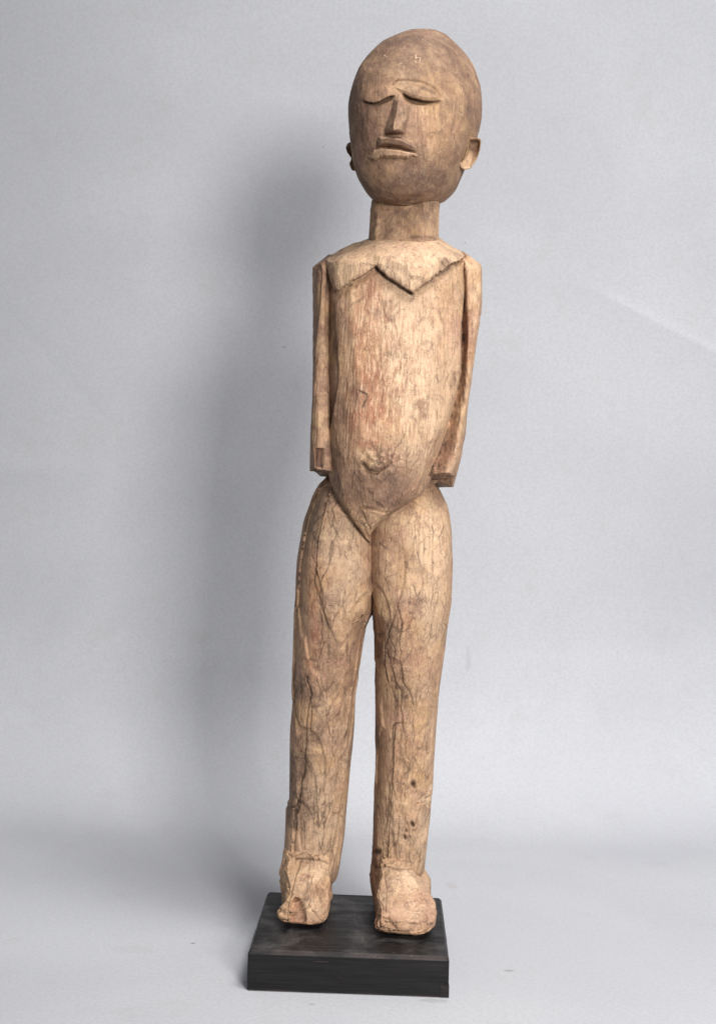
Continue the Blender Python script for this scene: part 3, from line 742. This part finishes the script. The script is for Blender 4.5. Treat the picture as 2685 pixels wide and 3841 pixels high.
    o = p.build('head', fig, ORG, split=[('nose', nm & fm), ('upper_lip', upm & fm & ~nm), ('lower_lip', lom & fm & ~nm), ('eye', (poly_sd(px, py, [Z(*q) for q in left_top] + [Z(*q) for q in left_bot][::-1]) > -1) & fm), ('eye', (es > -1) & fm)])
    # ears
    def ear(name, outline, ctr, dfront, dback, hollow, dark, flare):
        pts = np.array([Z(*q) for q in outline]); nn = 96
        seg = np.r_[pts, pts[:1]]; L = np.r_[0, np.cumsum(np.hypot(*np.diff(seg, axis=0).T))]
        t = np.linspace(0, L[-1], nn, endpoint=False); ox = np.interp(t, L, seg[:, 0]); oy = np.interp(t, L, seg[:, 1])
        cxy = Z(*ctr)
        prof = [(0.02, hollow), (.2, hollow * .98), (.4, hollow * .9), (.6, hollow * .7), (.75, hollow * .35), (.86, .0004), (.93, 0), (.985, .0004), (1.0, .0015)]
        rings = []
        for r, dd in prof:
            qx = cxy[0] + (ox - cxy[0]) * r; qy = cxy[1] + (oy - cxy[1]) * r
            rings.append(P(qx, qy, dfront + dd + flare * (qx - cxy[0])))
        for k in np.linspace(.25, 1, 5): rings.append(P(cxy[0] + (ox - cxy[0]) * (1 - .06 * k), cxy[1] + (oy - cxy[1]) * (1 - .04 * k), dfront + .0015 + k * (dback - dfront) + flare * (ox - cxy[0])))
        e = Part.__new__(Part); e.W = np.array(rings); e.th = None; e.front = np.ones(e.W.shape[:2])
        # subdivide rings for smoothness
        ii = np.linspace(0, len(rings) - 1, 44); k0 = np.clip(ii.astype(int), 0, len(rings) - 2); tt = (ii - k0)[:, None, None]
        e.W = e.W[k0] * (1 - tt) + e.W[k0 + 1] * tt; e.front = np.ones(e.W.shape[:2])
        e.finish_init()
        rr = ii[:, None] * np.ones(nn)[None]
        e.W = e.W + noise(e.W, 260, 5, 3)[..., None] * .0004 * np.array([0, 1, .3])
        epx, epy = e.pix()
        e.A[..., 1] = dark; e.B[..., 1] = .3; e.B[..., 2] = .4
        if name == 'right':
            up = sstep(Z(0, 1330)[1], Z(0, 1270)[1], epy + noise(e.W, 300, 9, 3) * 7)
            e.A[..., 1] = .75 * up * (rr < 26); e.A[..., 0] = .35 * up * (rr < 24) * sstep(-.3, .4, noise(e.W, (600, 600, 60), 3, 2)); e.B[..., 0] = .15 * (1 - up)
            e.A[..., 2] = .5 * up
        e.build('ear', o, ORG)
    ear('right', [(1362, 1168), (1440, 1166), (1470, 1176), (1482, 1200), (1480, 1240), (1468, 1300), (1445, 1375), (1410, 1430), (1372, 1480), (1312, 1492), (1275, 1470), (1265, 1430), (1295, 1400), (1320, 1340), (1340, 1280), (1335, 1215)], (1395, 1285), .984, 1.006, .0075, .1, .00004)
    ear('left', [(230, 1205), (165, 1212), (138, 1228), (124, 1268), (138, 1315), (160, 1345), (178, 1372), (176, 1395), (160, 1420), (165, 1450), (185, 1495), (215, 1502), (260, 1490), (300, 1400), (290, 1250)], (230, 1350), 1.004, 1.028, .003, .7, .0)
make_head()

# ---- arms
def make_arm(side):
    if side == 'left':
        rows = [(958, 1236, 1262, .992, 1.04, 2.2), (980, 1206, 1268, .984, 1.044, 2.5), (1004, 1178, 1272, .978, 1.046, 3.0), (1020, 1174, 1270, .976, 1.046, 3.2), (1110, 1167, 1262, .974, 1.046, 3.2), (1180, 1167, 1258, .974, 1.046, 3.2), (1300, 1172, 1252, .972, 1.044, 3.0), (1375, 1172, 1250, .970, 1.042, 3.0),
                (1425, 1169, 1250, .968, 1.040, 3.0), (1465, 1164, 1250, .966, 1.038, 3.2), (1560, 1167, 1252, .962, 1.034, 3.4), (1640, 1165, 1254, .960, 1.030, 3.6), (1720, 1164, 1258, .958, 1.028, 3.8), (1790, 1166, 1262, .957, 1.028, 3.8)]
        cutf = lambda px, fr: np.where(fr > .2, 1757 + (px - 1166) * .13, np.interp(px, [1164, 1200, 1225, 1262], [1766, 1787, 1789, 1790]))
        seed = 101
    else:
        rows = [(946, 1700, 1738, .992, 1.04, 2.2), (965, 1690, 1762, .982, 1.044, 2.6), (990, 1688, 1796, .976, 1.046, 3.0), (1006, 1690, 1802, .974, 1.046, 3.2), (1100, 1694, 1803, .974, 1.046, 3.2), (1200, 1696, 1798, .974, 1.046, 3.2), (1275, 1696, 1791, .972, 1.044, 3.0), (1340, 1694, 1782, .970, 1.042, 3.0),
                (1400, 1690, 1774, .968, 1.040, 3.0), (1525, 1672, 1757, .963, 1.034, 3.2), (1645, 1640, 1741, .958, 1.030, 3.4), (1770, 1600, 1713, .955, 1.026, 3.6), (1832, 1590, 1697, .954, 1.026, 3.6)]
        cutf = lambda px, fr: np.where(fr > .2, np.interp(px, [1600, 1620, 1680, 1715], [1788, 1780, 1772, 1800]), 1829 - (px - 1640) * .06)
        seed = 102
    p = Part(rows, 470, 120, 60)
    # slanting end cut
    px, py = p.px, p.py; t = (py - p.y0) / (p.y1 - p.y0)
    sh = np.clip(p.front * 1.0, 0, 1); cut = cutf(px, p.front)
    s2 = sstep(.86, 1.0, t); newpy = py * (1 - s2) + cut * s2
    newpy = np.where(t > .86, p.y0 + (p.y1 - p.y0) * .86 + (t - .86) / .14 * (cut - (p.y0 + (p.y1 - p.y0) * .86)), py)
    d = p.W[..., 1] - CAM[1]; p.W = P(px, newpy, d); p.py = newpy; p.renormal()
    p.carve(40, .017, 3.2, .0008, seed, crack=.35, line=.00009)
    px, py = p.px, p.py
    h = .00035 * noise(p.W, (700, 700, 40), seed + 4, 3)
    n2 = noise(p.W, 160, seed + 9, 4)
    if side == 'left':
        gd = poly_sd(px, py, [(1184, 1682), (1208, 1684), (1206, 1752), (1184, 1752)])
        h -= .0042 * sstep(-2, 3, gd)
        h -= .0028 * np.exp(-(line_dist(px, py, [(1208, 1684), (1206, 1755)]) / 3) ** 2)
        h -= .0016 * sstep(1205, 1232, px) * (py < 1680)
        p.A[..., 2] += .9 * sstep(-2, 4, gd) + .6 * np.exp(-((px - 1176) / 9) ** 2) * (py > 1672) * (py < 1755) + .5 * sstep(.1, .8, n2 + .3 * np.exp(-((py - 1150) / 250) ** 2))
        p.A[..., 0] = np.maximum(p.A[..., 0], .5 * sstep(-1, 4, gd) + .6 * np.exp(-(line_dist(px, py, [(1209, 1684), (1207, 1757), (1220, 1768)]) / 3) ** 2))
        p.A[..., 1] += .6 * sstep(-.1, .7, n2 + .6 * np.exp(-((px - 1236) / 20) ** 2) - .25)
        p.B[..., 1] += .45 + .3 * n2
    else:
        inn = np.interp(py, [994, 1079, 1298, 1393, 1506, 1590, 1674, 1749, 1791], [1723, 1730, 1735, 1726, 1707, 1684, 1661, 1628, 1609])
        ridge = inn + np.interp(py, [990, 1200, 1400, 1600, 1800], [22, 22, 26, 38, 58])
        h -= .0065 * sstep(ridge + 3, inn, px) * sstep(2000, 1650, py) + .0035 * sstep(ridge + 3, inn, px)
        strip_ = sstep(ridge + 5, ridge - 4, px + n2 * 4)
        p.A[..., 1] += .55 * strip_ * sstep(-.5, .5, n2 + .2)
        p.A[..., 0] = np.maximum(p.A[..., 0], .55 * strip_ * sstep(.1, .5, noise(p.W, (700, 700, 60), 7, 3)) + .55 * np.exp(-((px - inn) / 5) ** 2) * sstep(-.5, .3, n2))
        p.A[..., 2] += .45 * (1 - strip_) * sstep(0, .7, noise(p.W, (300, 300, 30), 3, 3)) + .35 * strip_
        p.B[..., 0] += .6 * (1 - strip_) * sstep(-.3, .6, n2)
    p.B[..., 2] = .5
    tt = (p.py - p.y0) / (p.y1 - p.y0)
    p.relief(h)
    p.rough(.0004, (70, 70, 22), seed + 2, 4)
    K = 14                                                     # end face darker: end grain
    p.A[-3:, :, 1] = .8
    return p.build('arm', fig, ORG)
make_arm('left'); make_arm('right')

# ---- legs with feet
def make_leg(side):
    if side == 'left':
        rows = [(1776, 1232, 1330, .990, 1.04, 2.2), (1791, 1226, 1345, .982, 1.045, 2.3), (1819, 1200, 1372, .975, 1.05, 2.4), (1861, 1177, 1388, .970, 1.056, 2.4), (1907, 1161, 1394, .967, 1.06, 2.4), (1954, 1144, 1402, .967, 1.062, 2.7), (2029, 1130, 1406, .965, 1.064, 3.0), (2109, 1118, 1406, .965, 1.064, 3.1), (2249, 1109, 1404, .968, 1.062, 3.0),
                (2290, 1106, 1399, .968, 1.061, 2.8), (2330, 1105, 1384, .969, 1.061, 2.5), (2355, 1104, 1371, .970, 1.061, 2.4), (2393, 1103, 1362, .972, 1.060, 2.4), (2467, 1102, 1351, .976, 1.060, 2.4), (2545, 1097, 1340, .980, 1.060, 2.4), (2615, 1095, 1329, .984, 1.060, 2.4), (2700, 1089, 1325, .988, 1.060, 2.4), (2754, 1085, 1322, .990, 1.060, 2.4), (2862, 1083, 1311, .995, 1.061, 2.4),
                (2974, 1082, 1301, .999, 1.062, 2.4), (3022, 1082, 1297, 1.001, 1.062, 2.4), (3034, 1076, 1296, 1.001, 1.062, 2.4), (3114, 1074, 1290, 1.003, 1.063, 2.4), (3203, 1069, 1277, 1.003, 1.063, 2.4), (3255, 1067, 1269, 1.003, 1.063, 2.4), (3300, 1076, 1256, 1.008, 1.060, 2.4), (3322, 1096, 1226, 1.016, 1.050, 2.2)]
        seed = 201
    else:
        rows = [(1812, 1560, 1628, .990, 1.04, 2.2), (1828, 1520, 1638, .982, 1.045, 2.3), (1861, 1450, 1656, .975, 1.052, 2.4), (1903, 1400, 1675, .971, 1.058, 2.6), (1964, 1382, 1686, .967, 1.062, 2.8), (2048, 1378, 1693, .965, 1.064, 3.0), (2118, 1378, 1694, .965, 1.064, 3.1), (2227, 1380, 1692, .967, 1.062, 3.0), (2300, 1385, 1687, .968, 1.062, 2.7),
                (2340, 1396, 1683, .968, 1.061, 2.4), (2380, 1399, 1678, .970, 1.061, 2.4), (2445, 1398, 1671, .973, 1.06, 2.4), (2545, 1400, 1659, .978, 1.06, 2.4), (2641, 1401, 1648, .983, 1.06, 2.4), (2700, 1401, 1642, .985, 1.06, 2.4), (2787, 1401, 1636, .988, 1.06, 2.4), (2880, 1400, 1631, .991, 1.06, 2.4),
                (2960, 1398, 1622, .993, 1.06, 2.4), (2985, 1397, 1616, .994, 1.06, 2.4), (3044, 1395, 1611, .996, 1.06, 2.4), (3137, 1393, 1600, .999, 1.06, 2.4), (3207, 1392, 1593, 1.0, 1.06, 2.4), (3262, 1394, 1588, 1.0, 1.06, 2.4), (3300, 1402, 1578, 1.006, 1.058, 2.4), (3322, 1424, 1552, 1.016, 1.048, 2.2)]
        seed = 202
    p = Part(rows, 860, 190, 90)
    am = np.ones_like(p.px)
    p.carve(72, .0155, 8.0, .0005, seed + 61, crack=.35, line=.00010, wobble=.3, pct=40, cap=.7)
    p.carve(300, .0105, 2.3, .0005, seed + 20, pct=45, crack=.75, line=.00009, amount=.85, scoop=.0001)
    px, py = p.px, p.py
    W = p.W; n1 = noise(W, 45, seed + 3, 4); n2 = noise(W, 170, seed + 4, 4)
    h = .00022 * noise(W, (600, 600, 40), seed + 6, 3)
    cr = np.zeros_like(px)
    def crackl(pts, wd=3.0, dp=.0011, am=.85):
        nonlocal h, cr
        j = noise(W, 220, 33, 3) * 4
        dd = line_dist(px + j + noise(W, 70, 35, 2) * 5, py, pts); wv = wd * (.55 + .75 * sstep(-.7, .8, noise(W, 60, 37, 3)))
        h = h - dp * np.exp(-(dd / wv) ** 2); cr = np.maximum(cr, am * .85 * np.exp(-(dd / wv) ** 2) * sstep(-.55, .35, n2 + .5 * n1 + .15))
    ell = lambda cx, cy, rx, ry: np.exp(-((px - cx) / rx) ** 2 - ((py - cy) / ry) ** 2)
    if side == 'left':
        crackl([(1195, 1925), (1178, 1985), (1160, 2040), (1165, 2090), (1180, 2130), (1178, 2200)], 2.2, .0006, .6)
        crackl([(1243, 2030), (1228, 2120), (1205, 2190), (1196, 2260), (1206, 2330), (1200, 2420)], 2.6, .0009)
        crackl([(1150, 2540), (1165, 2600), (1150, 2690), (1148, 2760), (1140, 2830), (1136, 2900), (1122, 2970), (1108, 3060), (1100, 3190)], 3.4, .0018, .95)
        crackl([(1120, 2560), (1128, 2650), (1112, 2800)], 2.2, .0007, .6)
        crackl([(1240, 3015), (1238, 3050), (1222, 3090), (1214, 3140), (1203, 3195)], 2.6, .0010, .75)
        crackl([(1135, 3080), (1138, 3205)], 2, .0006, .6); crackl([(1182, 2900), (1184, 3000), (1178, 3060)], 1.8, .0004, .5)
        h -= .0022 * sstep(3018, 3034, py) * sstep(1098, 1080, px) * 0
        gap = .0
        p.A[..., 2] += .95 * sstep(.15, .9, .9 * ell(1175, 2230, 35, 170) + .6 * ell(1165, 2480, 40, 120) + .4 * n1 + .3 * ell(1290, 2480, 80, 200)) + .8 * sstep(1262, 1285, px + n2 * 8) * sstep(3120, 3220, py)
        p.A[..., 1] += .75 * sstep(.25, .9, n1 + .8 * ell(1165, 2010, 40, 120) + .8 * ell(1140, 2600, 50, 60) + .8 * ell(1120, 2800, 40, 260) + .6 * ell(1180, 2770, 50, 60) + .9 * ell(1380, 2200, 22, 120) + .5 * ell(1100, 3100, 40, 120) + .8 * ell(1216, 3060, 10, 30) - .15)
        p.B[..., 0] += .75 * sstep(.0, .8, n1 * .6 + .8 * ell(1290, 2080, 80, 170) + .5 * ell(1210, 2950, 70, 180)) 
        p.B[..., 1] += .35 * sstep(0, .8, n1 + .2)
    else:
        crackl([(1520, 2110), (1508, 2200), (1490, 2270), (1485, 2300), (1462, 2360), (1445, 2420), (1440, 2500), (1447, 2560)], 2.6, .0016, .65)
        crackl([(1490, 2275), (1508, 2330), (1495, 2400), (1500, 2480), (1512, 2560), (1530, 2590), (1545, 2640)], 2.4, .0016, .6)
        crackl([(1455, 2385), (1480, 2440), (1470, 2510), (1478, 2560), (1500, 2590), (1502, 2690)], 2.2, .0014, .6)
        crackl([(1560, 2590), (1550, 2690), (1548, 2760)], 2.2, .0008, .6)
        crackl([(1504, 2700), (1505, 2712), (1478, 2716), (1468, 2730), (1466, 2850)], 2.6, .0009, .8); crackl([(1505, 2712), (1517, 2780), (1516, 2830), (1532, 2850)], 2.2, .0008, .7)
        crackl([(1640, 2250), (1625, 2330), (1600, 2450), (1610, 2560), (1590, 2640), (1598, 2680), (1600, 2830)], 1.8, .0005, .5)
        crackl([(1515, 2880), (1518, 3000), (1500, 3080), (1490, 3150), (1440, 3230)], 2.2, .0008, .6)
        crackl([(1448, 2080), (1440, 2180), (1430, 2280), (1426, 2420)], 1.8, .0005, .5)
        for (x, y, r, dp) in ((1547, 2940, 10, .005), (1544, 3088, 7, .0045), (1516, 3138, 5, .003), (1522, 3113, 4, .0014), (1512, 2941, 5, .0012)):
            q = np.exp(-(((px - x + n2 * 3) / (r * .8)) ** 2 + ((py - y + n2 * 5 - (px - x) * .5) / (r * 1.25)) ** 2) ** 1.2); h -= dp * q; cr = np.maximum(cr, .9 * q)
        # splintered break on the outer shin
        sp = poly_sd(px, py, [(1560, 3020), (1565, 2995), (1592, 2975), (1605, 2945), (1640, 2900), (1660, 2990), (1650, 3035), (1602, 3030), (1590, 3012)])
        h -= (.0030 + .0022 * noise(W, (240, 240, 420), 5, 3)) * sstep(-1, 4, sp)
        sp2 = sstep(-2, 5, sp)
        rag = sstep(.2, .8, ell(1470, 3000, 70, 130) + ell(1560, 3130, 60, 60) + ell(1480, 3200, 70, 60))
        h += .0010 * noise(W, (330, 330, 130), 15, 3) * rag
        h -= .0035 * np.exp(-(np.hypot((px - 1408) / 12, (py - 3195) / 14)) ** 4); cr = np.maximum(cr, .9 * np.exp(-(np.hypot((px - 1408) / 14, (py - 3195) / 10)) ** 4))
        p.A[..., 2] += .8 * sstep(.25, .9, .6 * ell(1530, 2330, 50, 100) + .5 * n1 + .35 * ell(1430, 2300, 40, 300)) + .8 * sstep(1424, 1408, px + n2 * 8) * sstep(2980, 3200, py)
        p.A[..., 1] += .75 * sstep(.25, .9, n1 + .8 * ell(1470, 2480, 50, 170) + .6 * ell(1440, 2150, 45, 200) + .6 * ell(1520, 2620, 50, 60) + .5 * ell(1490, 2750, 50, 130) + .5 * ell(1408, 2700, 14, 400) - .2)
        p.B[..., 0] += .85 * sstep(.0, .8, n1 * .5 + .8 * ell(1610, 2080, 90, 240) + .45 * ell(1600, 2600, 60, 300) + sp2 + .5 * ell(1590, 3130, 40, 100))
        p.B[..., 1] += .35 * sstep(0, .8, n1 + .1) * (1 - sp2)
        p.A[..., 1] *= (1 - sp2)
        p.B[..., 2] += .8 * rag + .8 * sp2
    p.A[..., 0] = np.maximum(p.A[..., 0], cr)
    p.B[..., 2] += .3; p.B[..., 0] += .35 * sstep(2850, 3180, py)
    p.C[..., 0] = 1.0 * sstep(-.6, .5, n1 + .2)
    p.relief(h)
    p.rough(.00032, (60, 60, 22), seed + 8, 4)
    p.W[..., 2] = np.maximum(p.W[..., 2], TOPZ + .0003)
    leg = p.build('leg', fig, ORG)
    make_foot(side, leg)

def make_foot(side, leg):
    # horizontal sections: z above plinth, front depth, back depth, pixel columns at front (l, r) and back (l, r), exponent
    if side == 'left':
        lv = [(.0000, .982, 1.062, 1068, 1190, 1080, 1250, 3.2), (.0015, .975, 1.064, 1048, 1206, 1070, 1256, 3.8), (.006, .967, 1.065, 1032, 1222, 1064, 1262, 4.2), (.013, .967, 1.065, 1030, 1222, 1064, 1268, 4.2), (.020, .973, 1.065, 1036, 1224, 1066, 1274, 3.8),
              (.027, .981, 1.064, 1046, 1232, 1068, 1276, 3.2), (.034, .989, 1.064, 1056, 1240, 1070, 1278, 2.8), (.041, .996, 1.063, 1066, 1248, 1074, 1278, 2.5), (.046, 1.001, 1.063, 1072, 1254, 1076, 1276, 2.4), (.049, 1.006, 1.062, 1082, 1254, 1082, 1270, 2.4), (.052, 1.016, 1.058, 1100, 1240, 1096, 1258, 2.4)]
        seed = 301
    else:
        lv = [(.0000, .966, 1.056, 1434, 1566, 1402, 1596, 3.4), (.0015, .958, 1.058, 1416, 1588, 1396, 1604, 4.0), (.006, .949, 1.059, 1406, 1622, 1392, 1614, 4.6), (.013, .950, 1.060, 1403, 1628, 1390, 1612, 4.6), (.020, .957, 1.060, 1402, 1624, 1389, 1604, 4.2),
              (.027, .966, 1.060, 1401, 1612, 1390, 1594, 3.4), (.034, .976, 1.060, 1400, 1594, 1391, 1586, 2.8), (.041, .987, 1.060, 1400, 1582, 1392, 1582, 2.4), (.046, .996, 1.060, 1402, 1576, 1398, 1580, 2.4), (.049, 1.002, 1.058, 1406, 1572, 1402, 1576, 2.4), (.052, 1.012, 1.055, 1420, 1560, 1412, 1566, 2.4)]
        seed = 302
    R = np.array(lv); n = 300; z = np.linspace(0, .052, n)
    c = [pchip(R[:, 0], R[:, k], z) for k in range(1, 8)]
    th = thetas(230, 70); e = (2 / c[6])[:, None]
    sx = np.sign(np.cos(th)) * np.abs(np.cos(th))[None] ** e; sy = np.sign(np.sin(th)) * np.abs(np.sin(th))[None] ** e
    t = (1 - sy) / 2
    dep = c[0][:, None] * (1 - t) + c[1][:, None] * t
    lx = c[2][:, None] * (1 - t) + c[4][:, None] * t; rx = c[3][:, None] * (1 - t) + c[5][:, None] * t
    px = (lx + rx) / 2 + (rx - lx) / 2 * sx
    Zw = (z + TOPZ + .0004)[:, None] * np.ones_like(px)
    u = px - CX; v = ((Zw - CAM[2]) * F / dep - u * SR) / CR
    p = Part.__new__(Part); p.th = th; p.front = np.clip(np.sin(th), 0, 1)[None] * np.ones_like(px)
    p.W = P(px, CY - v, dep); p.finish_init()
    p.W = p.W[::-1].copy(); p.front = p.front[::-1]; p.finish_init()
    sole = sstep(.001, .010, p.W[..., 2] - TOPZ)
    p.carve(30, .018, 1.4, .0017, seed + 1, crack=.5, line=.00014, wobble=.8, amount=.4 + .6 * sole)
    p.carve(110, .009, 1.2, .0005, seed + 9, crack=.35, line=.00008, amount=.2 + .7 * sole, wobble=.9)
    px, py = p.pix(); W = p.W; n1 = noise(W, 60, seed + 1, 4); n2 = noise(W, 190, seed + 2, 4)
    h = np.zeros_like(px); cr = np.zeros_like(px)
    ell = lambda cx, cy, rx, ry: np.exp(-((px - cx) / rx) ** 2 - ((py - cy) / ry) ** 2)
    def crackl(pts, wd, dp, am):
        nonlocal h, cr
        dd = line_dist(px, py, pts); h = h - dp * np.exp(-(dd / wd) ** 2); cr = np.maximum(cr, am * np.exp(-(dd / wd) ** 2))
    if side == 'left':
        go = poly_sd(px, py, [(1086, 3478), (1084, 3420), (1092, 3380), (1106, 3364), (1122, 3368), (1138, 3392), (1146, 3430), (1150, 3452), (1130, 3482)])
        h -= .0052 * sstep(-2, 9, go) + .0016 * np.exp(-(line_dist(px, py, [(1140, 3395), (1142, 3450)]) / 5) ** 2)
        crackl([(1130, 3225), (1112, 3280), (1096, 3340), (1082, 3400), (1080, 3450)], 3, .0012, .45)
        crackl([(1162, 3228), (1154, 3300), (1148, 3350)], 2.4, .0006, .4)
        crackl([(1110, 3222), (1150, 3222), (1200, 3226), (1225, 3236)], 4, .0010, .5)
        gom = sstep(0, 6, go)
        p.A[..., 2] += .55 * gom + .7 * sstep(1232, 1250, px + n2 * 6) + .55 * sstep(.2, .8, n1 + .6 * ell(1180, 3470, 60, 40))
        p.A[..., 1] += .4 * gom * sstep(1100, 1140, px) + .55 * sstep(.25, .8, n1 + .6 * ell(1180, 3350, 80, 30) + .6 * ell(1060, 3260, 30, 60) + .6 * ell(1065, 3430, 30, 50) - .1)
        p.B[..., 0] += .7 * sstep(.0, .7, n1 * .6 + .8 * ell(1190, 3270, 60, 50) + .5 * ell(1175, 3410, 50, 50)) * (1 - gom)
    else:
        h += .0012 * noise(W, (260, 260, 330), 5, 4) * sstep(3440, 3480, py)
        toe = line_dist(px, py, [(1460, 3440), (1490, 3482), (1530, 3488), (1565, 3484), (1600, 3470), (1630, 3455)])
        h -= .0016 * sstep(0, 10, py - np.interp(px, [1400, 1460, 1490, 1530, 1565, 1630], [3420, 3444, 3482, 3488, 3484, 3452]))
        cr = np.maximum(cr, .45 * np.exp(-(toe / 5) ** 2) * sstep(-.4, .4, n2))
        crackl([(1420, 3256), (1440, 3250), (1500, 3262), (1560, 3258)], 4, .001, .45)
        crackl([(1440, 3270), (1450, 3340), (1445, 3420)], 3, .0008, .35)
        h -= .0022 * ell(1515, 3508, 14, 16); cr = np.maximum(cr, .5 * ell(1512, 3510, 12, 12))
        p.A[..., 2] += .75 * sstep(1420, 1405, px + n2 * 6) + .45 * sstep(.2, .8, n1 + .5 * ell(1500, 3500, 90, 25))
        p.A[..., 1] += .5 * sstep(.25, .8, n1 + .5 * ell(1505, 3470, 60, 25) + .5 * ell(1410, 3300, 14, 80) - .05)
        p.B[..., 0] += .8 * sstep(.0, .7, n1 * .6 + .8 * ell(1530, 3300, 60, 50) + .4 * ell(1570, 3420, 60, 50))
    p.A[..., 0] = np.maximum(p.A[..., 0], cr); p.B[..., 2] = .55; p.B[..., 0] += .15; p.C[..., 0] = .3; p.A[..., 2] += .04
    h = h * (.25 + .75 * sole)
    keep = sstep(0, .006, W[..., 2] - TOPZ)
    p.relief(h)
    p.rough(.0008, 75, seed + 3, 4); p.rough(.0004, 300, seed + 5, 3)
    p.W[..., 2] = np.maximum(p.W[..., 2], TOPZ + .0002)
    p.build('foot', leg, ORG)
make_leg('left'); make_leg('right')
